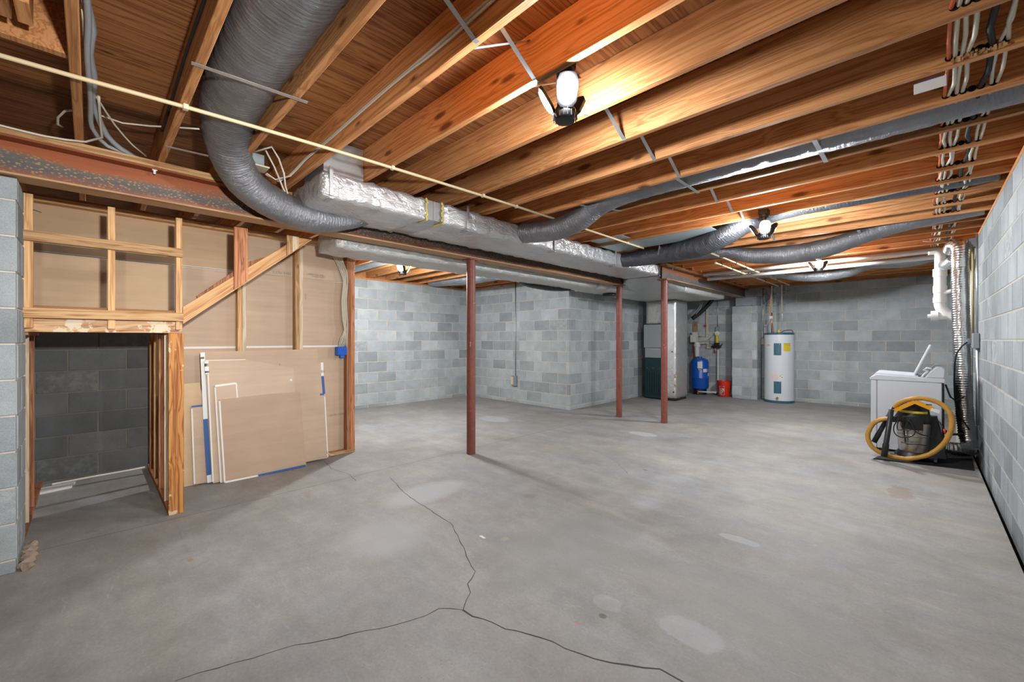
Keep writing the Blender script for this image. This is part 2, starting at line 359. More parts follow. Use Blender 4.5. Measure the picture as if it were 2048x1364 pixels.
def text(name, s, size, mat, M, parent=None, ext=.0006):
    cu = bpy.data.curves.new(name, 'FONT'); cu.body = s; cu.size = size; cu.align_x = 'CENTER'; cu.align_y = 'CENTER'; cu.extrude = ext
    t = bpy.data.objects.new(name, cu); COL.objects.link(t); bpy.context.view_layer.update()
    me = bpy.data.meshes.new_from_object(t.evaluated_get(bpy.context.evaluated_depsgraph_get())); bpy.data.objects.remove(t); me.transform(M)
    me.materials.clear(); me.materials.append(MATS[mat]); o = bpy.data.objects.new(name, me); COL.objects.link(o); adopt(o, parent); return o
def thing(name, label, cat, loc=(0, 0, 0), group=None):
    o = bpy.data.objects.new(name, None); COL.objects.link(o); o.location = loc; o.empty_display_size = .1; return tag(o, label, cat, group)
def tag(o, label, cat, group=None):
    o['label'] = label; o['category'] = cat
    if group: o['group'] = group
    return o
def struct(o): o['kind'] = 'structure'; return o

# ------------------------------------------------------------------ dimensions of the room
XR, XL, YJ, XJ, YB, YN = .45, -7.8, 6.4, -4.79, 10.85, -3.4    # right wall, left wall, jog wall, jog return, back wall, wall behind the camera
ZJ, ZS, ZW = 2.565, 2.80, 2.53                                # joist undersides, subfloor, top of the block walls

# floor
floor = struct(box('floor', (XL, YN, -.12), (XR - .035, YB, 0), 'concrete'))
struct(box('trim_1', (XR - .036, YN, -.12), (XR + .02, YB, -.07), 'void_black'))      # open gap along the right wall
def strip(name, pts, w, mat, z=.0008, parent=floor, jag=.0, step=.05):
    P = []
    for a, b in zip(pts[:-1], pts[1:]):
        a, b = Vector(a), Vector(b); k = max(1, int((b - a).length / step)); nrm = (b - a).cross(Vector((0, 0, 1))).normalized()
        for i in range(k): P.append(a.lerp(b, i / k) + nrm * random.uniform(-jag, jag) * (i > 0))
    P.append(Vector(pts[-1])); v, f = [], []
    for i, p in enumerate(P):
        d = (P[min(i + 1, len(P) - 1)] - P[max(i - 1, 0)]).normalized(); s = d.cross(Vector((0, 0, 1))) * w * (random.uniform(.5, 1.3) if jag else 1) / 2
        v += [p + s, p - s]
    for q_ in v: q_.z = z
    f = [(2 * i, 2 * i + 1, 2 * i + 3, 2 * i + 2) for i in range(len(P) - 1)]
    o = mesh_obj(name, v, f, mat, parent)
    return o
def fp(l): return [atz(u, v, 0) for u, v in l]
strip('floor_crack', fp([(926, 1220), (941, 1185), (935, 1168), (943, 1158), (951, 1143), (938, 1122), (928, 1095), (918, 1078), (905, 1050), (875, 1030), (850, 1013), (832, 1003), (808, 985), (795, 970), (780, 955)]), .0045, 'crack_dark', jag=.006)
strip('floor_crack', fp([(926, 1220), (945, 1233), (985, 1245), (1010, 1258), (1055, 1268), (1105, 1283), (1130, 1297), (1190, 1318), (1255, 1330), (1320, 1338), (1366, 1364), (1420, 1420)]), .007, 'crack_dark', jag=.006)
strip('floor_crack', fp([(926, 1220), (900, 1217), (878, 1217), (850, 1232), (790, 1250), (700, 1268), (650, 1280), (590, 1290), (540, 1305), (470, 1325), (400, 1345), (350, 1362)]), .0042, 'crack_dark', jag=.006)
strip('floor_crack', fp([(648, 922), (660, 935), (680, 943), (700, 950), (712, 962)]), .004, 'crack_dark', jag=.01)
strip('floor_crack', fp([(1090, 880), (1160, 890), (1200, 905), (1235, 925), (1255, 948)]), .004, 'joint_line', jag=.01)
strip('control_joint', [(-4.05, -2.0, 0), (-4.0, 1.0, 0), (-3.98, 3.3, 0), (-3.96, 6.4, 0)], .006, 'joint_line')
for k, (u, v) in enumerate(((965, 1074), (1668, 946), (1290, 940))):
    p = atz(u, v, 0); mesh_obj('paint_flake', [(p.x - .03, p.y - .008, .0012), (p.x + .02, p.y - .012, .0012), (p.x + .035, p.y + .004, .0012), (p.x - .02, p.y + .012, .0012)], [(0, 1, 2, 3)], ('paper_edge', 'rubble', 'print_grey')[k], floor)

# concrete block walls: mortar slab + every block in view an object of its own
BM = {}
def block_mesh(L, D, H, mat):
    k = (round(L, 3), round(D, 3), round(H, 3), mat)
    if k not in BM:
        me = bpy.data.meshes.new('concrete_block'); bm = bmesh.new(); bmesh.ops.create_cube(bm, size=1)
        bmesh.ops.scale(bm, vec=(L, D, H), verts=bm.verts[:]); bmesh.ops.bevel(bm, geom=bm.edges[:], offset=.004, segments=1, affect='EDGES'); bm.to_mesh(me); bm.free()
        me.materials.append(MATS[mat]); BM[k] = me
    return BM[k]
def block_run(wall, axis, face, out, a0, a1, phase, z0, course, ztop, mat='block', L=.413, depth=.05, zlow=0.0, full=False):
    """blocks on the plane axis=face looking towards `out` (+1/-1), running from a0 to a1; z0 = first bed joint above the floor"""
    J = .010; k = 0; z = z0 - course
    while z < ztop - .02:
        zb, zt = max(z + J / 2, zlow), min(z + course - J / 2, ztop); st = a0 + phase + (L / 2 if k % 2 else 0)
        while st > a0 - .001: st -= L
        while st < a1 and zt - zb > .02:
            b0, b1 = max(st + J / 2, a0), min(st + L - J / 2, a1)
            if b1 - b0 > .02:
                me = block_mesh(b1 - b0, depth, zt - zb, mat); o = bpy.data.objects.new('concrete_block', me); COL.objects.link(o); o.parent = wall
                off = face - out * (depth / 2 - random.uniform(-.001, .001)); mid = (b0 + b1) / 2
                if axis == 'x': o.location = (off, mid, (zb + zt) / 2); o.rotation_euler = (0, 0, PI / 2)
                else: o.location = (mid, off, (zb + zt) / 2)
            st += L
        z += course; k += 1
def slab(name, a, b, mat='mortar'): return struct(box(name, a, b, mat))
wr = slab('wall_right', (XR + .003, YN, -.12), (XR + .2, YB + .2, ZW), 'mortar_dim'); block_run(wr, 'x', XR, -1, 2.0, YB, .11, .121, .204, ZW, 'block_right', L=.41, zlow=-.08)  # right wall blocks and mortar coloured darker to offset the near lamp's light
wb = slab('wall_back', (-5.0, YB + .003, -.12), (XR + .2, YB + .2, ZW)); block_run(wb, 'y', YB, -1, XJ, XR, .15, .075, .208, ZW)
wl = slab('wall_left', (XL - .2, YN, -.12), (XL - .003, YJ + .2, ZW)); block_run(wl, 'x', XL, 1, 2.0, YJ, .2, .075, .208, ZW)
wj = slab('wall_jog', (XL - .2, YJ + .003, -.12), (XJ - .2, YJ + .2, ZW)); block_run(wj, 'y', YJ, -1, XL, XJ, .05, .075, .208, ZW)
ws = slab('wall_side', (XJ - .2, YJ + .003, -.12), (XJ - .003, YB + .2, ZW)); block_run(ws, 'x', XJ, 1, YJ + .055, YB, .155, .075, .208, ZW)
slab('wall_front', (XL - .2, YN - .2, -.12), (XR + .2, YN, ZW), 'block')
wc = slab('wall_closet', (-6.0, -1.1, 0), (-5.834, .75, 1.6), 'mortar_shaded'); block_run(wc, 'x', -5.83, 1, -1.1, .75, .12, .02, .205, 1.55, 'block_shaded')  # closet shade is put into the colour of its blocks and mortar
struct(box('wall_closet_end', (-5.9, -1.12, 0), (-4.2, -1.02, 2.3), 'block_shaded'))
# pilaster under the second beam and pier under the first
pl = slab('wall_pilaster', (-3.143, YB - .393, 0), (-2.637, YB + .05, 2.10)); block_run(pl, 'y', YB - .40, -1, -3.15, -2.74, 0, .075, .208, 2.115, L=.41)
block_run(pl, 'x', -3.15, -1, YB - .35, YB, 0, .075, .208, 2.115); block_run(pl, 'y', YB - .40, -1, -2.735, -2.63, 0, .075, .208, 2.115, L=.2); block_run(pl, 'x', -2.63, 1, YB - .35, YB, 0, .075, .208, 2.115)
box('cap_block', (-3.08, YB - .38, 2.12), (-2.65, YB, 2.31), 'block', pl, .006)
pier = thing('block_pier', 'grey concrete block pier carrying the end of the rusty beam beside the stair frame', 'pier', (-3.96, -.5, 0))
box('mortar_core', (-4.17, -1.1, 0), (-3.747, -.307, 2.28), 'mortar', pier)
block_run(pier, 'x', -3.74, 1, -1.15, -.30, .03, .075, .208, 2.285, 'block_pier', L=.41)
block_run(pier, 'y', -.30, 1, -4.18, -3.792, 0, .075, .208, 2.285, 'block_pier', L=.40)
for o in pier.children:
    if o.name.startswith('concrete_block'): o.matrix_parent_inverse = base_of(pier).inverted()
v = []
for i in range(14):
    t = i / 13; p = Vector((-3.72 - .40 * t, -.27 + .02 * math.sin(i * 2.1), .012 + .012 * random.random())); v.append(tuple(p))
rb = tube('rubble_edge', v, .022, 'rubble', pier, n=7, step=.02, wob=lambda s, a: .7 + .5 * random.random(), smooth=False)

# ceiling: subfloor panels, joists, bridging, sills
ceil = struct(box('ceiling', (XL - .2, YN - .2, ZS + .019), (XR + .2, YB + .2, ZS + .12), 'plywood'))
y = YN; row = 0
while y < YB:
    x = XL - .6 * (row % 2)
    while x < XR:
        box('subfloor_panel', (max(x, XL) + .0015, y + .0015, ZS), (min(x + 1.22, XR) - .0015, min(y + 2.44, YB) - .0015, ZS + .018), 'plywood', ceil); x += 1.22
    y += 2.44; row += 1
JF = [-.03, .36, .745, 1.13, 1.50, 1.91, 2.32, 2.72, 3.125, 3.53, 3.93, 4.345, 4.70, 5.11, 5.52, 5.93, 6.34, 6.75, 7.15, 7.56, 7.97, 8.37, 8.78, 9.19, 9.60, 10.0, 10.4, 10.8]
JF = [-.03 - .4 * k for k in range(8, 0, -1)] + JF
for yf in JF:
    y0 = yf - .038
    x0 = -3.86 if yf < 6.5 else -3.02
    box('joist', (x0, y0, ZJ + .001), (XR + .09, yf, ZS - .001), 'joist_wood', ceil, .003)
    xl = XL - .1 if yf < 6.5 else XJ - .1
    if yf > 1.6 or yf < -.5: box('joist', (xl, y0 - .0385, ZJ + .001), (-3.70 if yf < 6.5 else -2.90, yf - .0385, ZS - .001), 'joist_wood', ceil, .003)
    else: box('joist', (xl, y0, ZJ + .001), (-3.862, yf, ZS - .001), 'joist_wood', ceil, .003)
# sill plates on the block walls
for nm, a, b in (('trim_2', (XR, YN, ZW), (XR + .14, YB, ZJ)), ('trim_3', (XL - .14, YN, ZW), (XL, YJ, ZJ)), ('trim_4', (XL, YJ, ZW), (XJ, YJ + .14, ZJ)), ('trim_5', (XJ - .14, YJ + .1, ZW), (XJ, YB, ZJ)), ('trim_6', (XJ, YB, ZW), (XR, YB + .14, ZJ))):
    struct(box(nm, a, b, 'joist_wood'))
for a, b in (((XR + .09, YN, ZJ), (XR + .13, YB, ZS)), ((XL - .14, YN, ZJ), (XL - .10, YJ + .1, ZS)), ((XL, YJ + .06, ZJ), (XJ - .05, YJ + .1, ZS)), ((XJ - .14, YJ + .1, ZJ), (XJ - .1, YB, ZS)), ((XJ, YB + .06, ZJ), (XR, YB + .1, ZS))):
    box('rim_joist', a, b, 'joist_wood', ceil)
# steel cross bridging down the middle of the span
def bridging(x, ks, both=True):
    for k in ks:
        ya, yb = JF[k], JF[k + 1] - .038
        beam_between('bridging_strap', (x + .015, ya - .004, ZS - .03), (x + .015, yb - .001, ZJ + .004), .022, .0016, 'galvanised', ceil)
        box('bridging_foot', (x + .004, yb - .002, ZJ - .001), (x + .026, yb + .022, ZJ + .0008), 'galvanised', ceil)
        if both: beam_between('bridging_strap', (x - .02, ya + .001, ZJ + .004), (x - .02, yb + .002, ZS - .03), .022, .0016, 'galvanised', ceil)
i0 = JF.index(-.03)
bridging(-1.31, [i0 + 2, i0 + 3, i0 + 4]); bridging(-1.31, [i0 + k for k in (5, 6, 7, 9, 10, 11, 13, 14, 16, 18, 20, 22, 24)], False)
bridging(-6.0, [i0 + k for k in (7, 9, 10, 11, 12, 13)], False)
# blocking near the stair opening, top left of the view
for a, b in (((-2.70, -.385, ZJ + .03), (-2.66, -.07, ZS)), ((-2.52, -.20, ZJ + .03), (-2.36, -.16, ZS)), ((-2.52, -.25, ZJ + .03), (-2.36, -.215, ZS)), ((-2.66, -.392, ZJ + .03), (-2.30, -.33, ZJ + .07))):
    box('blocking', a, b, 'joist_wood', ceil)

# ------------------------------------------------------------------ beams and posts
def ibeam(root, axis, c, a0, a1, z0, z1, bw=.085, mat='rusty_steel'):
    t = .014
    def bx(nm, u0, u1, w0, w1):
        if axis == 'y': return box(nm, (c + u0, a0, w0), (c + u1, a1, w1), mat, root, .003)
    bx('bottom_flange', -bw, bw, z0, z0 + t); bx('web', -.006, .006, z0 + t, z1 - t); bx('top_flange', -bw, bw, z1 - t, z1)
    n = box('nailer_plate', (c - bw + .005, a0, z1 + .001), (c + bw - .005, a1, ZJ), 'ledger_wood', root)
b1 = thing('steel_beam', 'long rusty steel beam running from the block pier over the first red post', 'beam', (-3.79, -1.1, 2.295)); ibeam(b1, 'y', -3.79, -1.1, 6.60, 2.295, 2.52)
box('bolt', (-3.735, .30, 2.478), (-3.722, .313, 2.505), 'galvanised', b1); box('bolt', (-3.742, .293, 2.50), (-3.715, .32, 2.507), 'galvanised', b1)
b2 = thing('steel_beam', 'short rusty steel beam ending on the block pilaster beside the water heater', 'beam', (-2.98, 6.44, 2.315)); ibeam(b2, 'y', -2.98, 6.44, YB - .03, 2.315, 2.53, mat='weathered_steel')
for yy in (6.7, 8.9): box('bolt', (-2.93, yy, 2.485), (-2.915, yy + .014, 2.515), 'galvanised', b2)
for (x, y, r, zt, lab) in ((-3.80, 3.16, .052, 2.295, 'dark red steel post standing alone in the middle of the floor, nearest post'), (-3.77, 6.48, .05, 2.295, 'red steel post under the far end of the long beam, before the block corner'), (-2.98, 6.53, .051, 2.315, 'red steel post under the start of the short beam, before the foil plenum')):
    p = thing('steel_post', lab, 'post', (x, y, 0), 'red steel posts')
    lathe('shaft', [(r, .001), (r, zt - .012)], (x, y, 0), 'red_oxide', p, 28)
    box('cap_plate', (x - .075, y - .075, zt - .012), (x + .075, y + .075, zt - .001), 'red_oxide', p)
    if x == -3.80:
        for dz in (0, .03): lathe('paint_mark', [(.012, 0), (.016, .002)], (x + r * .70, y - r * .745, 1.28 + dz), 'paper_edge', p, 8, Matrix.Rotation(math.radians(-43), 3, 'Z') @ Matrix.Rotation(PI / 2, 3, 'X'))
# ------------------------------------------------------------------ stud partition with drywall, and the timber stair frame in front of it
part = struct(box('wall_partition', (-4.965, .52, 0), (-4.9505, 2.235, 1.268), 'kraft'))
struct(part)
def panel(a, b, mat='kraft'): return box('drywall_panel', a, b, mat, part)
panel((-4.965, -.40, 1.545), (-4.95, .52, 2.035), 'kraft_tan'); panel((-4.965, -.40, 2.039), (-4.95, 1.0, 2.50), 'kraft_tan')
panel((-4.965, .52, 1.272), (-4.95, 2.235, 2.035)); panel((-4.965, 1.0, 2.039), (-4.95, 2.235, 2.50))
for z in (2.032, 2.045): box('joint_tape', (-4.9495, -.40, z), (-4.9485, 1.05, z + .004), 'paper_edge', part)
box('joint_tape', (-4.9495, .53, 1.262), (-4.9485, 2.2, 1.282), 'paper_edge', part)
for y0, y1, z0, m in ((1.03, 1.068, .04, 'stud_wood'), (1.07, 1.105, .04, 'stud_white'), (1.565, 1.605, .04, 'stud_wood'), (1.607, 1.645, .04, 'stud_white'), (2.135, 2.178, .04, 'stud_red'), (2.180, 2.232, .04, 'stud_red')):
    box('stud', (-4.948, y0, z0), (-4.86, y1, 2.42), m, part, .002)
box('bottom_plate', (-4.95, .52, .001), (-4.86, 2.235, .039), 'ledger_wood', part, .002); box('top_plate', (-4.95, -.4, 2.42), (-4.86, 2.235, 2.458), 'ledger_wood', part)
# printing on the paper face
Mx = Matrix(((0, 0, 1, 0), (1, 0, 0, 0), (0, 1, 0, 0), (0, 0, 0, 1)))      # text plane facing +x, reading towards +y
def wtext(s, size, u, v, x=-4.9484, parent=part, mat='print_grey'):
    p = atx(u, v, x); text('print', s, size, mat, Matrix.Translation(p) @ Mx, parent, .0003)
wtext('1117U  8100', .034, 563, 546); wtext('OOTR LOONG', .03, 676, 829)
wtext('|-0000 055 058 --', .030, 633, 550); wtext('1-ooJDI-EoJP1-', .026, 638, 554); box('print', (-4.9492, 1.70, 1.80), (-4.9485, 1.704, 1.87), 'print_grey', part)

sf = thing('stair_frame', 'timber stair landing frame with open studs, two ledgers and diagonal stringer under the beam', 'stair', (-4.14, .1, 0))
X0 = -4.10
for y0, y1 in ((-.315, -.262), (.085, .124), (.462, .502)): box('stud', (X0 - .038, y0, 1.425), (X0, y1, 2.292), 'stud_wood', sf, .002)
box('ledger', (X0 + .001, -.322, 1.985), (X0 + .039, .502, 2.05), 'ledger_wood', sf, .002); box('ledger', (X0 + .001, -.315, 1.49), (X0 + .039, .505, 1.555), 'ledger_wood', sf, .002)
box('header', (X0 - .080, -.325, 1.40), (X0 - .041, .505, 1.535), 'header_wood', sf, .002)
box('landing_deck', (-4.95, -.40, 1.537), (X0 - .045, .50, 1.556), 'plywood', sf); box('landing_deck', (-4.95, -.40, 1.557), (X0 - .052, .50, 1.575), 'plywood', sf)
box('header', (-4.95, -.325, 1.38), (X0 - .09, -.287, 1.535), 'stud_red', sf); box('header', (-4.95, .455, 1.40), (X0 - .09, .493, 1.535), 'stud_red', sf)
for x in (-4.9, -4.55): box('joist', (x, -.285, 1.40), (x + .038, .453, 1.535), 'stud_red', sf)
box('post', (X0 - .044, .418, .001), (X0 - .004, .512, 1.398), 'post_wood', sf, .002)
box('post', (X0 - .084, .424, .041), (X0 - .046, .50, 1.398), 'stud_wood', sf, .002)
for x, m in ((-4.36, 'stud_white'), (-4.75, 'stud_red'), (-5.15, 'stud_wood'), (-5.55, 'stud_red')): box('stud', (x - .038, .418, .041), (x, .507, 1.398), m, sf, .002)
box('bottom_plate', (-5.8, .418, .001), (X0 - .046, .507, .039), 'stud_red', sf, .002)
for x, m in ((-4.55, 'stud_white'), (-4.95, 'stud_red')): box('stud', (x - .038, -.40, .041), (x, -.31, 1.40), m, sf, .002)
box('bottom_plate', (-5.8, -.40, .001), (-4.22, -.31, .039), 'stud_red', sf, .002)
# stringer with its notched top hidden behind the fascia board
def yz(l): return [(a, b) for a, b in l]
prism('stringer', [(.505, 1.47), (1.37, 2.205), (1.47, 2.292), (1.335, 2.292), (1.24, 2.205), (.505, 1.605)], X0 - .040, X0 - .002, 0, 'stringer_wood', sf, .002)
prism('stringer', [(.62, 1.60), (1.30, 2.18), (1.30, 2.24), (1.13, 2.10), (.95, 2.02), (.80, 1.88), (.60, 1.70)], X0 - .082, X0 - .045, 0, 'stud_red', sf)
prism('hanger_board', [(.84, 1.765), (.94, 1.85), (.94, 2.292), (.84, 2.292)], X0 - .001, X0 + .022, 0, 'stud_red', sf, .002)
prism('hanger_board', [(1.245, 2.11), (1.29, 2.148), (1.29, 2.292), (1.245, 2.292)], X0 - .001, X0 + .02, 0, 'stud_wood', sf); prism('hanger_board', [(1.292, 2.15), (1.345, 2.195), (1.345, 2.292), (1.292, 2.292)], X0 - .001, X0 + .02, 0, 'stud_white', sf)
tube('nail', [(X0 - .001, -.262, 2.19), (X0 + .004, -.225, 2.18)], .0022, 'black_rubber', sf, 5, straight=True)
# broken trim lying along the closet wall
tr = tag(tube('floor_scrap', [(-5.72, -.25, .012), (-5.76, 0, .012), (-5.78, .3, .012), (-5.8, .40, .012)], .010, 'paper_edge', None, 5, straight=True, smooth=False), 'thin white strip of trim lying on the dark closet floor', 'trim scrap')
tag(prism('cardboard_scrap', [(-5.62, -.33), (-5.45, -.35), (-5.50, -.12), (-5.66, -.10)], .001, .02, 2, 'label_white'), 'torn white scrap at the left edge of the dark closet floor', 'scrap')

# leaning drywall offcuts: foot line on the floor, all tipped back against the partition studs
def sheet(label, pts, x0, mat='kraft', tilt=.075, extras=(), top=True):
    """pts: outline seen on the sheet's face, clockwise from the top left; the face is the plane x = x0 - tilt*z"""
    def on(u, v):
        r = ray(u, v); t = (x0 - tilt * CH) / (r.x + tilt * r.z); p = O + r * t; p.z = max(p.z, .003); return p
    P = [on(u, v) for u, v in pts]; B = [p + Vector((-.0125, 0, -.001)) for p in P]; n = len(P); foot = min(P, key=lambda p: p.z)
    t = thing('drywall_sheet', label, 'drywall', (x0, foot.y, 0), 'drywall offcuts leaning on the partition')
    mesh_obj('paper_face', P + [p + Vector((-.0012, 0, 0)) for p in P], [tuple(range(n - 1, -1, -1)), tuple(range(n, 2 * n))] + [(i, (i + 1) % n, (i + 1) % n + n, i + n) for i in range(n)], mat, t)
    C = [p + Vector((-.0013, 0, 0)) for p in P]
    o = mesh_obj('gypsum_core', C + B, [tuple(range(n - 1, -1, -1)), tuple(range(n, 2 * n))] + [(i, (i + 1) % n, (i + 1) % n + n, i + n) for i in range(n)], 'paper_edge', t)
    for q_ in t.children:
        bm = bmesh.new(); bm.from_mesh(q_.data); bmesh.ops.recalc_face_normals(bm, faces=bm.faces[:]); bm.to_mesh(q_.data); bm.free()
    for a, b, w, m in extras:
        p, q_ = on(*a), on(*b); d = (q_ - p).normalized(); nrm = Vector((1, 0, tilt)).normalized(); s = d.cross(nrm) * w / 2; e = nrm * .0015
        mesh_obj('edge_tape', [p + s + e, p - s + e, q_ - s + e, q_ + s + e, p + s, p - s, q_ - s, q_ + s], [(0, 1, 2, 3), (4, 7, 6, 5), (0, 4, 5, 1), (1, 5, 6, 2), (2, 6, 7, 3), (3, 7, 4, 0)], m, t)
    return t
sheet('pale tan drywall sheet farthest left in the stack, beside the scraped post', [(330, 771), (399, 765), (440, 968), (330, 982)], -4.80, 'kraft_tan', .045)
sheet('tallest drywall sheet with white taped edge printed blue, at the back of the stack', [(402, 704), (634, 698), (652, 916), (416, 966)], -4.735, 'kraft', .085, (((405, 705), (411, 838), .035, 'label_white'), ((411, 838), (418, 950), .035, 'tape_blue'), ((418, 950), (419, 965), .035, 'label_white'), ((404.3, 714), (404.8, 718), .03, 'print_grey')))
sheet('drywall sheet with blue and white tape on its upper right edge', [(560, 727), (646, 724), (650, 789), (656, 916), (560, 932)], -4.72, 'kraft', .085, (((644, 725), (645, 752), .028, 'label_white'), ((645, 740), (645.4, 745), .03, 'print_black'), ((645, 752), (648, 788), .028, 'tape_blue'), ((640, 789), (648, 788.5), .02, 'tape_blue'), ((649.5, 793), (655.5, 914), .012, 'paper_edge')))
sheet('narrow drywall strip with blue taped top standing at the left of the stack', [(382, 812), (440, 806), (446, 965), (388, 969)], -4.765, 'kraft', .055, (((383, 813.5), (440, 807.5), .018, 'tape_blue'), ((383.5, 818), (389, 968), .012, 'paper_edge')))
sheet('drywall sheet with black printed corner tape just in front of the tallest one', [(410, 721), (492, 719), (586, 736), (590, 930), (426, 967)], -4.705, 'kraft', .085, (((413, 722), (414, 748), .03, 'label_white'), ((413.2, 727), (413.4, 733), .032, 'print_black'), ((414, 742), (414.2, 746), .032, 'print_black'), ((411, 720.8), (491, 719.3), .008, 'paper_edge')))
sheet('drywall sheet with horizontal sheen whose top right corner is chipped', [(415, 748), (587, 737), (590, 790), (592, 930), (427, 966)], -4.69, 'kraft', .085, (((416, 749), (426, 964), .012, 'paper_edge'), ((581.5, 758), (583, 762), .02, 'paper_edge')))
sheet('small upright drywall offcut with white taped top, between the front sheet and the stack', [(429, 771), (472, 765), (476, 800), (500, 960), (441, 966)], -4.675, 'kraft', .08, (((430, 772), (471, 766.5), .018, 'label_white'), ((430, 775), (442, 965), .012, 'paper_edge'), ((472.3, 766), (475, 798), .010, 'label_white')))
sheet('front drywall sheet with vertical grain and blue taped bottom edge', [(438, 799), (540, 788), (600, 784), (612.5, 931), (449, 966)], -4.66, 'kraft', .085, (((439, 802), (449.5, 965), .014, 'paper_edge'), ((450, 964.5), (517, 951), .016, 'label_white'), ((515, 951.2), (611, 930.5), .018, 'tape_blue')))

# blue junction box hanging on cables in the partition bay
jb = thing('junction_box', 'bright blue plastic junction box on the end stud with six cables entering its top', 'electrical box', (-4.85, 2.08, 1.2))
box('body', (-4.91, 2.015, 1.165), (-4.845, 2.135, 1.265), 'jbox_blue', jb, .006)
boxes('fin', [((-4.844, 2.025 + .022 * k, 1.17), (-4.838, 2.032 + .022 * k, 1.26)) for k in range(5)], 'jbox_blue', jb); box('nail_ear', (-4.9, 2.06, 1.135), (-4.85, 2.10, 1.164), 'jbox_blue', jb)
for k in range(6):
    d = (k - 2.5); base = [(662 + d * 3.2, 488), (676 + d * 2.8, 517), (688 + d * 2.4, 546), (691 + d * 1.7, 562), (688 + d * 1.9, 600), (690 + d * 1.9, 640), (692 + d * 1.3, 660), (688 + d * 2.4, 676), (685 + d * 3.2, 694)]
    pts = [atx(u, v, -4.872 + .012 * (k % 2) + (.0 if v > 500 else .02)) for u, v in base]
    tube('cable', pts, .0052, 'cable_white', jb, 6, .05)
tag(tube('cable_offcut', [atx(u, v, -4.64) for u, v in ((654, 903), (660, 909), (668, 910))] + [atz(672, 909, .006)], .005, 'cable_white', None, 6, .02), 'white cable end curling on the floor beside the last drywall sheet', 'cable')

# ------------------------------------------------------------------ ducts
def wrinkle(a=.02, k=9, ph=0):
    return lambda s, t: 1 + a * math.sin(k * t + 3 * math.sin(s * 9 + ph)) * math.sin(s * 23 + t * 2 + ph) + a * .35 * math.sin(s * 58 + 2 * math.sin(t * 2 + ph)) + a * .5 * math.sin(s * 131 + 5 * t + ph) * math.sin(s * 37 - 3 * t)
def crinkled_box(name, a, b, mat, parent, nx, ny, nz, amp=.006, skip=()):
    bm = bmesh.new(); lo, hi = Vector(a), Vector(b); N = (nx, ny, nz)
    def P(i, j, k): return Vector((lo.x + (hi.x - lo.x) * i / nx, lo.y + (hi.y - lo.y) * j / ny, lo.z + (hi.z - lo.z) * k / nz))
    V = {}
    def vert(i, j, k):
        if (i, j, k) not in V:
            p = P(i, j, k); c = (lo + hi) / 2; h = (hi - lo) / 2
            q_ = Vector([((p[d] - c[d]) / h[d]) for d in range(3)]); edge = sum(abs(x) > .99 for x in q_)
            if edge >= 2: p -= Vector([q_[d] * .010 if abs(q_[d]) > .99 else 0 for d in range(3)])
            nz_ = math.sin(p.x * 31 + p.y * 17) * math.sin(p.y * 43 + p.z * 29) + .6 * math.sin(p.y * 71 - p.z * 50 + p.x * 60)
            p += Vector([q_[d] if abs(q_[d]) > .99 else 0 for d in range(3)]) * amp * nz_
            V[(i, j, k)] = bm.verts.new(p)
        return V[(i, j, k)]
    for d in range(3):
        e, f = [x for x in range(3) if x != d]
        for side in (0, N[d]):
            for i in range(N[e]):
                for j in range(N[f]):
                    q_ = []
                    for di, dj in ((0, 0), (1, 0), (1, 1), (0, 1)):
                        t = [0, 0, 0]; t[d] = side; t[e] = i + di; t[f] = j + dj; q_.append(vert(*t))
                    bm.faces.new(q_)
    bmesh.ops.recalc_face_normals(bm, faces=bm.faces[:])
    for f_ in bm.faces: f_.smooth = True
    me = bpy.data.meshes.new(name); bm.to_mesh(me); bm.free(); me.materials.append(MATS[mat])
    o = bpy.data.objects.new(name, me); COL.objects.link(o); adopt(o, parent); return o
td = thing('supply_duct', 'large foil wrapped rectangular duct running under the joists beside the long beam', 'duct', (-3.32, 1.15, 2.36))
XD0, XD1, ZD0, ZD1 = -3.62, -3.0, 2.365, 2.555
crinkled_box('foil_wrap', (XD0, 1.14, ZD0), (XD1, 2.02, ZD1), 'foil', td, 10, 16, 5); crinkled_box('foil_wrap', (XD0 + .006, 2.185, ZD0 + .004), (XD1 - .002, 6.42, ZD1), 'foil', td, 10, 64, 5)
box('bare_collar', (XD0 + .02, 2.0, ZD0 + .016), (XD1 - .016, 2.20, ZD1 - .01), 'galvanised', td)
for y, w in ((2.015, .022), (2.175, .022)):
    for k in range(9):
        z = ZD0 + .01 + k * .021; lathe('insulation_edge', [(.004, -.014), (.013, 0), (.004, .014)], (XD1 - .008, y + random.uniform(-w, w) * .4, z), 'fibreglass', td, 6)
    for k in range(5): lathe('insulation_edge', [(.004, -.02), (.011, 0), (.004, .02)], (XD1 - .03 - k * .025, y, ZD0 + .004), 'fibreglass', td, 6, 'x')
box('slip_joint', (XD1 - .015, 2.09, ZD0 + .02), (XD1 - .008, 2.10, ZD1 - .012), 'galvanised', td)
for y in (1.19, 2.44, 3.72, 5.05): box('hanger_strap', (XD1 + .001, y, ZD0 + .01), (XD1 + .010, y + .026, ZD1 + .03), 'galvanised', td, .001); box('hanger_strap', (XD1 - .10, y, ZD0 - .010), (XD1 + .010, y + .026, ZD0 - .005), 'galvanised', td)
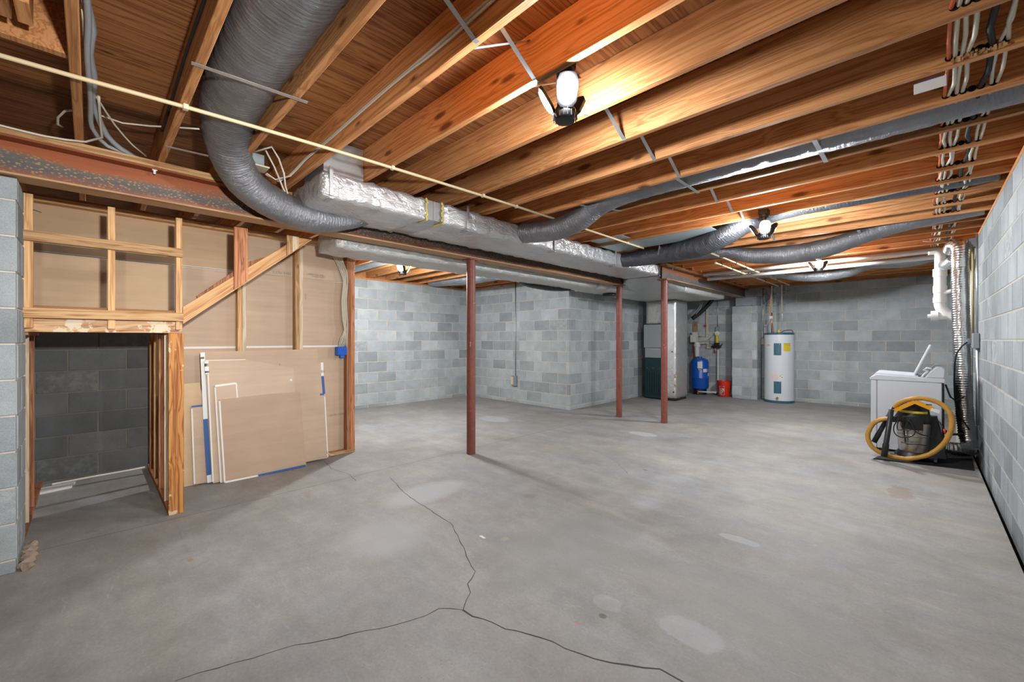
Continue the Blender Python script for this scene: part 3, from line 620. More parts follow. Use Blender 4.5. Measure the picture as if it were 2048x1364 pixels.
# boot rising into the joist bay above the duct's near end
mesh_obj('boot', [(-3.02, 1.16, 2.55), (-3.02, 1.455, 2.55), (-3.03, 1.455, 2.79), (-3.03, 1.16, 2.79), (-3.4, 1.16, 2.55), (-3.4, 1.455, 2.55), (-3.4, 1.455, 2.79), (-3.4, 1.16, 2.79)], [(0, 1, 2, 3), (7, 6, 5, 4), (0, 4, 5, 1), (1, 5, 6, 2), (2, 6, 7, 3), (3, 7, 4, 0)], 'galvanised', td)
rd = thing('return_duct', 'long flat pale foil duct running behind the beam towards the air handler', 'duct', (-4.25, 1.6, 2.24))
crinkled_box('foil_wrap', (-4.50, 1.66, 2.238), (-4.0, 6.2, 2.50), 'foil_dull', rd, 8, 60, 5, .007); crinkled_box('foil_wrap', (-4.52, 6.2, 2.225), (-3.95, 7.61, 2.46), 'foil_dull', rd, 8, 20, 5, .009)
for p in ((1.75, 2.36), (2.0, 2.34), (2.68, 2.34), (5.2, 2.34)): box('tape_tear', (-4.003, p[0], p[1] - .015), (-3.988, p[0] + .03, p[1] + .012), 'void_black', rd)
tube('open_flange', [(-4.25, 6.95, 2.222), (-4.25, 6.95, 2.17)], .13, 'black_plastic', rd, 20, straight=True)
# plenums
pg = thing('air_handler', 'tall grey and dark teal air handler cabinet in the back corner behind the posts', 'air handler', (-4.35, 9.3, 0))
box('base_panel', (-4.56, 8.98, .02), (-4.06, 9.6, .93), 'ah_teal', pg, .008); box('trim_band', (-4.555, 8.975, .935), (-4.06, 9.6, 1.16), 'ah_grey', pg, .004); box('cabinet', (-4.58, 8.965, 1.165), (-4.06, 9.6, 1.69), 'ah_grey', pg, .006)
boxes('louvre', [((-4.53 + .055 * k, 8.966, .10), (-4.505 + .055 * k, 8.979, .62)) for k in range(8)], 'ah_teal', pg); box('nameplate', (-4.42, 8.971, 1.12), (-4.2, 8.9745, 1.13), 'print_pink', pg)
for x in (-4.5, -4.36, -4.2): lathe('screw', [(.006, 0), (.006, .006)], (x, 8.976, .70), 'galvanised', pg, 8, 'y')
crinkled_box('supply_plenum', (-4.545, 8.99, 1.70), (-4.06, 9.58, 2.24), 'foil_dull', pg, 8, 8, 9, .004)
pb = thing('return_plenum', 'shiny foil covered return box standing on the floor beside the blue tank', 'duct', (-3.98, 9.25, 0))
crinkled_box('foil_wrap', (-4.14, 8.94, .05), (-3.82, 9.60, 2.22), 'foil_smooth', pb, 6, 10, 36, .0045); box('base_pan', (-4.12, 8.97, .001), (-3.85, 9.57, .05), 'black_plastic', pb)
for z in (.36, .55): lathe('insulation_edge', [(.01, -.035), (.03, 0), (.01, .035)], (-3.835, 8.955, z), 'fibreglass', pb, 8)
for z in (1.08, .20): lathe('plug', [(.016, 0), (.016, .01)], (-3.90 + .03 * (z < .5), 8.934, z), 'black_plastic', pb, 10, 'y')
tp = thing('plenum_box', 'wide flat foil plenum hanging under the joists beside the short beam', 'duct', (-3.7, 8.2, 2.22))
crinkled_box('foil_wrap', (-4.62, 7.6, 2.225), (-3.075, 9.75, 2.51), 'foil_dull', tp, 18, 22, 4, .005)
sec = [[(XD0, 6.40, ZD0 + .004), (XD1, 6.40, ZD0 + .004), (XD1, 6.40, ZD1), (XD0, 6.40, ZD1)], [(-4.0, 7.0, 2.29), (XD1 - .08, 7.0, 2.31), (XD1 - .08, 7.0, ZD1), (-4.0, 7.0, ZD1)], [(-4.6, 7.62, 2.225), (-3.08, 7.62, 2.225), (-3.08, 7.62, 2.51), (-4.6, 7.62, 2.51)]]
vv, ff = [], []
M1 = 10
for t in range(2 * M1 + 1):
    k = min(t // M1, 1); u = t / M1 - k; A, Bq = sec[k], sec[k + 1]
    ring = []
    for e in range(4):
        for j in range(8):
            a = Vector(A[e]).lerp(Vector(A[(e + 1) % 4]), j / 8); b_ = Vector(Bq[e]).lerp(Vector(Bq[(e + 1) % 4]), j / 8); p = a.lerp(b_, u); p.z -= .006 * math.sin(p.x * 40 + p.y * 33) * math.sin(p.y * 27); ring.append(p)
    vv += ring
for t in range(2 * M1):
    for j in range(32): ff.append((t * 32 + j, t * 32 + (j + 1) % 32, (t + 1) * 32 + (j + 1) % 32, (t + 1) * 32 + j))
o = mesh_obj('transition', vv, ff, 'foil', tp, True)
def flex(label, pts, radii, mat='flex_grey', straps=(), n=28, group=None, ph=0, a=.022):
    p0 = Vector(pts[0]); t = thing('flex_duct', label, 'duct', p0, 'flexible insulated ducts')
    tube('sleeve', pts, .1, mat, t, n, .022, radii, wrinkle(a, 9, ph)); 
    for p, q_ in straps: beam_between('support_strap', p, q_, .026, .0016, 'galvanised', t)
    return t
def s2(x, k, dz=-.002): return ((x, JF[k] - .03, ZJ + dz), (x, JF[k + 1] + .005, ZJ + dz))
flex('fat silver flex duct in the second joist bay, bending down before the rusty beam', [(.40, .545, 2.69), (-.9, .545, 2.688), (-2.1, .55, 2.686), (-2.75, .56, 2.682), (-3.05, .60, 2.655), (-3.28, .66, 2.57), (-3.42, .78, 2.46), (-3.47, .98, 2.37), (-3.48, 1.22, 2.325), (-3.49, 1.45, 2.335), (-3.47, 1.72, 2.40)],
     [(.155, .108), (.155, .108), (.155, .11), (.15, .112), (.14, .115), (.125, .115), (.118, .12), (.118, .118), (.112, .112), (.08, .075), (.04, .03)], 'flex_grey', [((-2.28, .31, ZJ - .003), (-2.24, .78, ZJ - .003)), ((-3.38, .33, ZJ - .003), (-3.30, .63, ZJ - .02))], ph=1)
flex('grey flex duct sagging from the foil duct side, then running up a joist bay', [(-3.02, 3.22, 2.475), (-2.86, 3.245, 2.46), (-2.62, 3.28, 2.455), (-2.36, 3.30, 2.50), (-2.12, 3.305, 2.60), (-1.8, 3.31, 2.655), (-1.0, 3.31, 2.665), (-.2, 3.31, 2.66), (.42, 3.31, 2.66)],
     [(.105, .10)] * 2 + [(.115, .105)] * 2 + [(.118, .095), (.13, .098)] + [(.145, .102)] * 3, 'flex_grey', [s2(-1.32, i0 + 8), s2(-.47, i0 + 8), ((-2.17, 3.07, ZJ - .02), (-2.02, 3.52, ZJ - .003))], ph=2)
flex('dark flex duct curving from the trunk up towards the second work lamp', [(-3.02, 5.30, 2.475), (-2.75, 5.30, 2.465), (-2.45, 5.28, 2.47), (-2.15, 5.21, 2.47), (-1.85, 5.10, 2.475), (-1.58, 4.97, 2.52), (-1.33, 4.90, 2.60), (-1.0, 4.89, 2.67), (-.4, 4.89, 2.68), (.42, 4.89, 2.68)],
     [(.105, .10), (.11, .105), (.115, .11), (.13, .125), (.135, .13), (.135, .125), (.135, .11)] + [(.14, .105)] * 3, 'flex_dark', [((-2.44, 5.17, 2.45), (-2.42, 5.17, ZJ))], ph=3)
flex('grey flex duct sagging below the joists between the second and third work lamps', [(-2.95, 6.12, 2.60), (-2.4, 6.12, 2.585), (-1.9, 6.12, 2.545), (-1.6, 6.12, 2.455), (-1.2, 6.12, 2.415), (-.85, 6.12, 2.43), (-.5, 6.12, 2.51), (-.15, 6.12, 2.60), (.42, 6.12, 2.66)],
     [(.10, .08), (.10, .08), (.10, .07), (.12, .10), (.125, .11), (.125, .11), (.12, .085), (.12, .09), (.12, .09)], 'flex_grey', [((-1.86, 5.9, ZJ - .06), (-1.86, 6.36, ZJ - .06)), ((-.5, 5.9, ZJ - .02), (-.5, 6.36, ZJ - .06))], ph=4)
flex('far silver flex duct sagging behind the white drain pipes near the block wall', [(-2.92, 8.58, 2.62), (-2.2, 8.58, 2.56), (-1.87, 8.58, 2.53), (-1.5, 8.58, 2.45), (-1.2, 8.58, 2.425), (-.85, 8.58, 2.45), (-.58, 8.58, 2.52), (-.2, 8.58, 2.51), (.1, 8.58, 2.55), (.42, 8.58, 2.64)],
     [(.10, .08), (.10, .075), (.10, .07), (.12, .095), (.125, .10), (.12, .09), (.10, .06), (.11, .08), (.11, .07), (.11, .07)], 'flex_light', [((-1.9, 8.36, ZJ - .10), (-1.9, 8.80, ZJ - .10)), ((-.58, 8.36, ZJ - .08), (-.58, 8.80, ZJ - .08))], ph=5)
flex('pale flex duct in the far left room, first bay past the end stud', [(-4.9, 3.31, 2.67), (-5.6, 3.31, 2.66), (-6.6, 3.31, 2.66), (-7.7, 3.31, 2.66)], [(.14, .10)] * 4, 'flex_light', ph=6)
flex('pale flex duct sagging below the joists in the far left room, beyond its work lamp', [(-4.2, 5.30, 2.60), (-4.9, 5.30, 2.60), (-5.6, 5.30, 2.56), (-6.4, 5.30, 2.55), (-7.1, 5.30, 2.58), (-7.7, 5.30, 2.62)], [(.14, .10)] * 6, 'flex_light', ph=7)
t = thing('flex_duct', 'short crumpled black flex duct hanging below the pale return duct', 'duct', (-4.45, 5.2, 2.2)); tube('sleeve', [(-4.48, 4.7, 2.27), (-4.5, 5.0, 2.235), (-4.5, 5.5, 2.22), (-4.47, 6.0, 2.245)], .07, 'black_plastic', t, 16, .03, [(.05, .03), (.09, .045), (.09, .045), (.05, .03)], wrinkle(.08, 5))
# panned joist bays used as returns
pn = tag(box('return_pan', (-3.0, 4.675, ZJ - .006), (-1.62, 5.11, ZJ - .002), 'sheet_metal'), 'pale blue sheet metal pan closing a joist bay above the dark flex duct', 'sheet metal')
tag(box('return_pan', (-3.0, 4.345, ZJ + .03), (-2.55, 4.66, ZJ + .034), 'sheet_metal'), 'small sheet metal pan recessed between joists beside the foil trunk', 'sheet metal')
tag(prism('metal_bracket', [(-1.66, ZJ - .07), (-1.52, ZJ - .004), (-1.70, ZJ - .004)], 4.93, 5.0, 1, 'galvanised'), 'pale metal duct tab sticking out above the dark flex duct', 'bracket')

# ------------------------------------------------------------------ work lamps: screw-in hub with three tilting LED wings
def work_lamp(label, c, lens, wings=(0, 120, 240), s=1.12):
    c = Vector(c); t = thing('work_lamp', label, 'lamp', c, 'three wing LED work lamps')
    lathe('socket_base', [(.036 * s, .078 * s), (.036 * s, .099 * s)], c, 'black_plastic', t, 20); lathe('socket', [(.022 * s, 0), (.022 * s, .08 * s)], c, 'black_plastic', t, 16)
    lathe('hub', [(.022 * s, .012 * s), (.030 * s, 0), (.034 * s, -.05 * s), (.046 * s, -.07 * s), (.050 * s, -.092 * s), (.040 * s, -.112 * s), (.02 * s, -.116 * s)], c, 'black_plastic', t, 24)
    boxes('cooling_fin', [((c.x + .049 * s * math.cos(a) - .002, c.y + .049 * s * math.sin(a) - .002, c.z - .108 * s), (c.x + .049 * s * math.cos(a) + .002, c.y + .049 * s * math.sin(a) + .002, c.z - .078 * s)) for a in [k * PI / 9 for k in range(18)]], 'black_plastic', t)
    for w in wings:
        a = math.radians(w); out = Vector((math.cos(a), math.sin(a), 0)); side = Vector((-math.sin(a), math.cos(a), 0))
        tilt = math.radians(60); ax = (out * math.cos(tilt) + Vector((0, 0, 1)) * math.sin(tilt)); nrm = ax.cross(side)
        if nrm.z > 0: nrm = -nrm
        p = c + out * .046 * s + Vector((0, 0, -.078 * s))
        def W(u, v, h): return p + ax * u * s + side * v * s + nrm * h * s
        ol = [(.0, .024), (.02, .040), (.09, .045), (.118, .032), (.124, .012)]; ol = ol + [(u, -v) for u, v in reversed(ol)]
        n = len(ol); V = [W(u, v, -.008) for u, v in ol] + [W(u, v, .004) for u, v in ol]
        wo = mesh_obj('wing', V, [tuple(range(n)), tuple(range(2 * n - 1, n - 1, -1))] + [(i, i + n, (i + 1) % n + n, (i + 1) % n) for i in range(n)], 'black_plastic', t)
        bm = bmesh.new(); bm.from_mesh(wo.data); bmesh.ops.recalc_face_normals(bm, faces=bm.faces[:]); bm.to_mesh(wo.data); bm.free()
        ln = [W(.064 + .050 * math.cos(q_ * PI / 12), .036 * math.sin(q_ * PI / 12), .0085) for q_ in range(24)]; base = [W(.064 + .052 * math.cos(q_ * PI / 12), .038 * math.sin(q_ * PI / 12), .0042) for q_ in range(24)]
        f = [tuple(range(24))] + [(i, (i + 1) % 24, (i + 1) % 24 + 24, i + 24) for i in range(24)]
        lo = mesh_obj('lens', ln + base, f, lens, wo); bm = bmesh.new(); bm.from_mesh(lo.data); bmesh.ops.recalc_face_normals(bm, faces=bm.faces[:])
        big = max(bm.faces, key=lambda q_: q_.calc_area())
        if big.normal.dot(nrm) < 0: bmesh.ops.reverse_faces(bm, faces=bm.faces[:])
        bm.to_mesh(lo.data); bm.free()
    return t
LAMPS = ((-1.195, 1.565, 2.50, (216, -46, 95), 'LED work lamp nearest the camera, hanging bright between the front joists'), (-1.10, 4.60, 2.45, (50, 170, 290), 'LED work lamp at the end of the dark curving flex duct'),
         (-1.08, 7.44, 2.46, (45, 165, 285), 'LED work lamp in front of the white drain pipes near the back wall'), (-5.66, 3.36, 2.465, (60, 180, 300), 'LED work lamp in the far left room beyond the stud partition'))
for k, (x, y, z, rot, lab) in enumerate(LAMPS):
    t = work_lamp(lab, (x, y, z), 'lamp_lens_%d' % k, rot)
    sh = .0385 if x < -4 else 0; ya = max(q_ for q_ in JF if q_ - sh < y) - sh; yb = min(q_ for q_ in JF if q_ - sh > y) - sh - .038
    near = ya + .001 if y - ya < yb - y else yb - .001; box('outlet_box', (x - .04, near, z + .112), (x + .04, y + (.035 if near < y else -.035), z + .165), 'black_plastic', t, .004)
# ------------------------------------------------------------------ pipes
cp = thing('water_pipe', 'long cream plastic water pipe clipped under the joists, crossing the fat flex duct', 'pipe', (-2.66, -.4, 2.55))
tube('pipe', [(-2.80, -1.2, 2.552), (-2.78, -.3, 2.552), (-2.71, .36, 2.552), (-2.67, .90, 2.552), (-2.64, 1.5, 2.551), (-2.61, 2.6, 2.551), (-2.61, 3.7, 2.551), (-2.62, 5.12, 2.551)], .0105, 'cpvc', cp, 10, .2)
for y, x in ((.345, -2.71), (1.485, -2.64), (2.30, -2.61), (2.70, -2.61), (4.69, -2.615)): box('pipe_clip', (x - .016, y - .012, 2.537), (x + .016, y + .012, 2.564), 'cpvc_pale', cp, .003)
def pipe(root, pts, r, mat, n=12, joints=True):
    o = tube('pipe', pts, r, mat, root, n, straight=True)
    if joints:
        for p in pts[1:-1]: lathe('elbow', [(r * .8, -r * 1.5), (r * 1.35, -r * 1.3), (r * 1.35, r * 1.3), (r * .8, r * 1.5)], p, mat, root, n)
    return o
h1 = thing('water_pipe', 'cream hot water pipe dropping from the joists to the right side of the water heater', 'pipe', (-2.0, 5.7, 2.5))
pipe(h1, [(-2.0, 5.6, 2.545), (-2.0, 5.6, 2.50), (-2.0, 10.30, 2.50), (-2.14, 10.36, 2.50), (-2.135, 10.36, 1.93)], .0125, 'cpvc_pale'); tube('hose', [(-2.135, 10.36, 1.93), (-2.13, 10.36, 1.80), (-2.15, 10.38, 1.66), (-2.15, 10.40, 1.50)], .010, 'galvanised', h1, 8, .03)
h2 = thing('water_pipe', 'cream and copper cold water pipe dropping to the left side of the water heater', 'pipe', (-2.2, 6.5, 2.5))
pipe(h2, [(-2.2, 6.55, 2.545), (-2.2, 6.55, 2.495), (-2.2, 10.30, 2.495), (-2.33, 10.38, 2.495), (-2.33, 10.38, 1.93)], .0125, 'cpvc_pale'); tube('copper_drop', [(-2.345, 10.36, 2.48), (-2.35, 10.36, 2.1), (-2.37, 10.36, 1.95), (-2.32, 10.38, 1.75), (-2.30, 10.40, 1.5)], .009, 'copper', h2, 8, .05)
tube('pipe', [(-2.33, 10.38, 1.93), (-2.33, 10.38, 1.5)], .012, 'copper', h2, 8, straight=True); box('tag', (-2.37, 10.36, 1.80), (-2.31, 10.365, 1.86), 'label_white', h2)
for y in (6.8, 7.3, 8.2, 9.3):
    for h, x in ((h1, -2.0), (h2, -2.2)): lathe('pipe_hanger', [(.018, -.008), (.018, .008)], (x, y, 2.4975), 'black_plastic', h, 12, 'y'); box('hanger_rod', (x - .003, y - .003, 2.51), (x + .003, y + .003, ZJ), 'black_plastic', h)
dp = thing('drain_stack', 'white plastic drain stack with two long horizontal pipes and cleanout plug beside the vent hose', 'pipe', (.16, 7.75, 2.5))
pipe(dp, [(-2.8, 7.75, 2.515), (.16, 7.75, 2.515)], .030, 'pvc_white', 18); pipe(dp, [(-2.8, 7.93, 2.45), (.16, 7.93, 2.45)], .030, 'pvc_white', 18)
lathe('stack_pipe', [(.052, 1.83), (.052, 2.42)], (.16, 7.78, 0), 'pvc_white', dp, 24)
tube('elbow', [(.05, 7.76, 2.50), (.13, 7.765, 2.497), (.16, 7.78, 2.45), (.16, 7.78, 2.40)], .05, 'pvc_white', dp, 20, .02, [(.036, .036), (.044, .044), (.052, .052), (.052, .052)])
for z0, z1, r in ((2.17, 2.27, .068), (1.96, 2.05, .066), (1.83, 1.90, .066), (2.05, 2.17, .060), (1.90, 1.96, .060)): lathe('coupling', [(r, z0), (r, z1)], (.16, 7.78, 0), 'pvc_white', dp, 24)
tube('sweep', [(.16, 7.78, 1.85), (.165, 7.78, 1.78), (.20, 7.78, 1.71), (.27, 7.78, 1.65), (.36, 7.78, 1.60)], .058, 'pvc_white', dp, 20, .02)
lathe('wye_leg', [(.052, .14), (.052, .36)], (0, 7.78, 1.66), 'pvc_white', dp, 24, 'x'); lathe('cleanout_plug', [(.066, .075), (.066, .145)], (0, 7.78, 1.66), 'pvc_white', dp, 24, 'x'); lathe('plug_nut', [(.022, .045), (.022, .08)], (0, 7.78, 1.66), 'pvc_white', dp, 4, 'x')
tube('branch', [(.16, 7.76, 1.95), (.25, 7.75, 1.97), (.38, 7.75, 1.98)], .03, 'pvc_white', dp, 14, straight=True); lathe('floor_leg', [(.055, .001), (.055, 1.62)], (.36, 7.80, 0), 'pvc_white', dp, 20)
# dryer vent hose
vh = thing('vent_hose', 'shiny corrugated foil vent hose rising from the floor to the joists in the right corner', 'hose', (.33, 7.2, 0))
rib = lambda s, a: 1 + .05 * math.sin(s * 2 * PI / .028) + .02 * math.sin(a * 5 + s * 31)
tube('hose', [(.05, 6.90, .13), (.16, 6.90, .11), (.27, 6.93, .10), (.36, 7.02, .10), (.385, 7.12, .14), (.365, 7.16, .28), (.345, 7.17, .55), (.33, 7.18, 1.0), (.32, 7.20, 1.6), (.31, 7.22, 2.2), (.31, 7.235, 2.40), (.295, 7.26, 2.47), (.265, 7.32, 2.485), (.245, 7.40, 2.43)], .075, 'foil_hose', vh, 22, .007, None, rib)
tube('elbow', [(.27, 7.42, 2.33), (.22, 7.5, 2.28), (.20, 7.62, 2.30)], .06, 'galvanised', vh, 16, .03); tube('hanger_wire', [(.19, 7.28, ZJ), (.10, 7.24, 2.545), (.0, 7.22, ZJ)], .004, 'cable_white', vh, 5)
# corner lines on the right wall
cl = thing('supply_lines', 'pair of yellowed plastic supply lines down the right corner behind the foil vent hose', 'pipe', (.41, 7.35, 1.2))
tube('pipe', [(.415, 7.50, 2.53), (.40, 7.48, 2.2), (.395, 7.46, 1.8), (.41, 7.45, 1.3)], .012, 'cable_yellow', cl, 8, .1); tube('pipe', [(.425, 7.34, 2.53), (.425, 7.34, 1.3)], .012, 'cpvc', cl, 8, straight=True)
tube('pipe', [(.42, 7.5, 2.5), (.42, 7.5, .3)], .010, 'pvc_white', cl, 8, straight=True); box('valve_box', (.38, 7.3, 2.44), (.447, 7.48, 2.55), 'box_grey', cl, .005)
el = thing('conduit', 'grey steel conduit with outlet box on the right wall near the vent hose', 'conduit', (.43, 7.0, 1.3))
tube('tube', [(.432, 6.94, ZW), (.432, 6.94, 1.42)], .010, 'galvanised', el, 10, straight=True); box('outlet_box', (.395, 6.88, 1.25), (.448, 7.03, 1.42), 'box_grey', el, .006)
tube('tube', [(.434, 7.0, 1.25), (.434, 7.0, .5)], .009, 'galvanised', el, 8, straight=True); tube('tube', [(.434, 6.9, 1.25), (.434, 6.9, .4)], .009, 'galvanised', el, 8, straight=True)
lathe('valve_handle', [(.012, -.03), (.035, -.02), (.035, .02), (.012, .03)], (.37, 7.15, 1.33), 'box_grey', el, 12, 'y'); tube('cord', [(.36, 6.98, 1.32), (.28, 6.97, 1.2), (.26, 7.0, .9), (.28, 7.02, .55), (.38, 7.05, .32)], .008, 'black_rubber', el, 6, .06)
jc = thing('conduit', 'thin steel conduit with beige outlet on the bright block wall of the far left room', 'conduit', (-6.2, YJ, .4))
tube('tube', [(-6.2, YJ - .012, ZJ), (-6.2, YJ - .012, .55)], .010, 'galvanised', jc, 8, straight=True); box('outlet_box', (-6.29, YJ - .05, .36), (-6.15, YJ - .002, .57), 'box_grey', jc, .005); box('cover', (-6.30, YJ - .056, .39), (-6.23, YJ - .051, .55), 'cpvc_pale', jc, .002)
hc = thing('conduit', 'steel conduit with beige box on the back wall to the left of the water heater', 'conduit', (-2.60, YB, 1.25))
tube('tube', [(-2.60, YB - .012, ZW), (-2.60, YB - .012, 1.36)], .010, 'galvanised', hc, 8, straight=True); box('outlet_box', (-2.65, YB - .06, 1.23), (-2.53, YB - .002, 1.38), 'cpvc_pale', hc, .005); box('strap', (-2.63, YB - .026, 1.80), (-2.57, YB - .022, 1.82), 'galvanised', hc)
wc_ = thing('wire_coil', 'loose coil of grey wire hanging on the back wall above the water heater', 'cable', (-2.35, YB - .05, 2.3))
for cx, cz, rx, rz, ph in ((-2.62, 2.30, .16, .20, .3), (-2.40, 2.30, .20, .20, 1.2), (-2.18, 2.36, .24, .22, 2.0), (-2.55, 2.0, .14, .36, 0.5)):
    tube('wire', [(cx + rx * math.cos(ph + k * .42), YB - .03 - .012 * math.sin(k * 1.3), cz + rz * math.sin(ph + k * .42)) for k in range(13)], .006, 'cable_grey', wc_, 5, .06)
lathe('coil', [(.03, -.02), (.075, -.025), (.085, 0), (.075, .025), (.03, .02)], (-2.32, YB - .06, 2.46), 'cable_grey', wc_, 20, 'y'); tube('wire', [(-2.75, YB - .05, 2.05), (-2.6, YB - .06, 2.12), (-2.4, YB - .05, 2.32), (-2.22, YB - .05, 2.42), (-2.1, YB - .06, 2.40)], .014, 'cable_grey', wc_, 6, .05)

# ------------------------------------------------------------------ water heater
HX, HYC, HR = -2.22, 10.50, .275
wh = thing('water_heater', 'tall white cylindrical water heater with two teal access covers and a yellow label', 'water heater', (HX, HYC, 0))
lathe('base_ring', [(HR - .01, .001), (HR + .006, .004), (HR + .006, .045), (HR - .004, .05)], (HX, HYC, 0), 'teal_panel', wh, 48); lathe('jacket', [(HR, .051), (HR, 1.452)], (HX, HYC, 0), 'heater_white', wh, 48)
lathe('top_cap', [(HR + .006, 1.453), (HR + .006, 1.482), (HR - .015, 1.495), (.0, 1.50)], (HX, HYC, 0), 'teal_panel', wh, 48, cap=False)
vd = Vector((-HX, -HYC, 0)).normalized()
def on_heater(ang, z, h=.002):
    a = math.atan2(vd.y, vd.x) + math.radians(ang); return Vector((HX + (HR + h) * math.cos(a), HYC + (HR + h) * math.sin(a), z)), Matrix(((-math.sin(a), 0, math.cos(a), 0), (math.cos(a), 0, math.sin(a), 0), (0, 1, 0, 0), (0, 0, 0, 1)))
def patch(name, ang0, ang1, z0, z1, mat, h0=.0005, h1=.003, parent=wh, C=(HX, HYC), R=HR, base=vd, k=6):
    V, Fc = [], []
    for i in range(k + 1):
        a = math.atan2(base.y, base.x) + math.radians(ang0 + (ang1 - ang0) * i / k)
        for rr, zz in ((R + h0, z0), (R + h1, z0), (R + h1, z1), (R + h0, z1)): V.append((C[0] + rr * math.cos(a), C[1] + rr * math.sin(a), zz))
    for i in range(k):
        for j in range(4): Fc.append((i * 4 + j, (i + 1) * 4 + j, (i + 1) * 4 + (j + 1) % 4, i * 4 + (j + 1) % 4))
    Fc += [(3, 2, 1, 0), tuple(k * 4 + j for j in range(4))]
    o = mesh_obj(name, V, Fc, mat, parent); bm = bmesh.new(); bm.from_mesh(o.data); bmesh.ops.recalc_face_normals(bm, faces=bm.faces[:]); bm.to_mesh(o.data); bm.free(); return o
for z0, z1 in ((1.02, 1.27), (.21, .46)):
    cv = patch('access_cover', -19, 8, z0, z1, 'teal_panel', .001, .012); patch('cover_recess', -13, 3, z0 + .02, z1 - .05, 'teal', .0122, .018, cv)
    for an in (-12, 2): p, M = on_heater(an, z1 - .02, .012); text('screw', 'o', .03, 'galvanised', Matrix.Translation(p) @ M, wh)
lb = patch('energy_label', 17, 47, 1.10, 1.27, 'label_yellow'); patch('print', 18, 46, 1.262, 1.268, 'print_black', .0031, .0034, lb)
for z, s in ((1.235, 'EnergyGuide'), (1.20, '___'), (1.165, '$')): p, M = on_heater(32, z, .0034); text('print', s, .022, 'print_grey', Matrix.Translation(p) @ M, lb, .0003)
rl = patch('brand_label', -60, -31, 1.16, 1.27, 'label_white'); p, M = on_heater(-47, 1.225, .0035); text('print', 'O', .07, 'print_red', Matrix.Translation(p) @ M, rl, .0004); p, M = on_heater(-38, 1.225, .0035); text('print', 'R', .04, 'print_red', Matrix.Translation(p) @ M, rl, .0004); p, M = on_heater(-46, 1.17, .0035); text('print', '. . . .', .03, 'print_black', Matrix.Translation(p) @ M, rl, .0004)
wl_ = patch('warning_label', -30, 18, .49, .62, 'label_white')
for k in range(5): patch('print', -28, -2, .505 + .02 * k, .513 + .02 * k, 'print_pink', .0031, .0034, wl_)
patch('print', -28, 16, .607, .613, 'print_pink', .0031, .0034, wl_); patch('print', 2, 7, .575, .583, 'print_black', .0031, .0034, wl_); patch('print', 8, 14, .548, .556, 'print_black', .0031, .0034, wl_)
p, M = on_heater(-6, .11, .0); lathe('drain_valve', [(.012, -.01), (.016, .02), (.026, .03), (.026, .045)], p, 'copper', wh, 12, M.to_3x3())
lathe('relief_valve', [(.02, 1.49), (.03, 1.53), (.02, 1.56)], (HX + .02, HYC - .1, 0), 'label_yellow', wh, 10); tube('handle', [(HX + .06, HYC - .06, 1.51), (HX + .1, HYC - .02, 1.54), (HX + .24, HYC - .02, 1.55), (HX + .26, HYC, 1.50)], .008, 'black_plastic', wh, 6, .05)

# ------------------------------------------------------------------ well equipment
TX, TY, TR = -3.93, 10.60, .205
tk = thing('pressure_tank', 'bright blue cylindrical pressure tank on a black base beside the foil return box', 'tank', (TX, TY, 0)); tv = Vector((-TX, -TY, 0)).normalized()
lathe('base', [(.16, .001), (.155, .15)], (TX, TY, 0), 'black_plastic', tk, 32)
lathe('shell', [(.14, .13), (.19, .15), (TR, .20), (TR, .40), (TR + .004, .41), (TR, .42), (TR, .80), (.18, .86), (.10, .895), (.06, .90)], (TX, TY, 0), 'tank_blue', tk, 40); lathe('air_cap', [(.06, .895), (.058, .925), (.03, .93)], (TX, TY, 0), 'tank_blue', tk, 20)
kw = dict(parent=tk, C=(TX, TY), R=TR, base=tv)
patch('label', -14, 16, .65, .81, 'label_white', **kw); patch('label', -14, 16, .60, .635, 'print_black', **kw); patch('print', -10, 12, .608, .626, 'label_yellow', .0031, .0035, **kw); patch('label', 22, 50, .555, .635, 'label_white', **kw); patch('label', 52, 80, .56, .63, 'box_grey', **kw); patch('label', 60, 76, .46, .53, 'label_white', **kw)
lathe('tank_tee', [(.02, .02), (.02, .11)], (TX + .02, TY - .17, 0), 'copper', tk, 10)
wb2 = thing('mounting_board', 'upright wooden board on the back wall behind the blue tank', 'board', (-4.12, YB - .03, .3)); box('board', (-4.17, YB - .045, .30), (-4.07, YB - .003, 1.80), 'plank_wood', wb2, .003); box('board', (-4.185, YB - .085, 1.02), (-4.085, YB - .046, 1.30), 'plank_wood', wb2, .003)
fl_ = thing('water_filter', 'white cartridge water filter on a bracket above the blue tank', 'filter', (-4.0, 10.62, 1.1)); box('bracket', (-4.18, YB - .10, 1.38), (-4.04, YB - .09, 1.54), 'pvc_white', fl_, .003); box('bracket', (-4.15, YB - .30, 1.28), (-4.02, YB - .10, 1.47), 'pvc_white', fl_, .01)
lathe('housing', [(.045, .93), (.05, .94), (.058, 1.17), (.075, 1.18), (.078, 1.22), (.06, 1.24), (.06, 1.28)], (-3.99, 10.58, 0), 'pvc_white', fl_, 28)
w1 = thing('water_pipe', 'cream water pipe on the back wall dropping to the white filter', 'pipe', (-3.84, YB - .05, 1.4)); pipe(w1, [(-3.84, YB - .04, ZJ - .02), (-3.84, YB - .04, 1.43), (-4.04, YB - .06, 1.43)], .0125, 'cpvc_pale'); lathe('valve', [(.02, -.03), (.026, 0), (.02, .03)], (-3.86, YB - .06, 1.70), 'print_red', w1, 12)
w2 = thing('water_pipe', 'short stepped cream pipe between the white filter and the pressure switch', 'pipe', (-3.8, YB - .06, 1.2)); pipe(w2, [(-3.98, 10.60, 1.26), (-3.82, YB - .06, 1.26), (-3.82, YB - .06, 1.14), (-3.68, YB - .06, 1.14)], .0125, 'cpvc_pale')
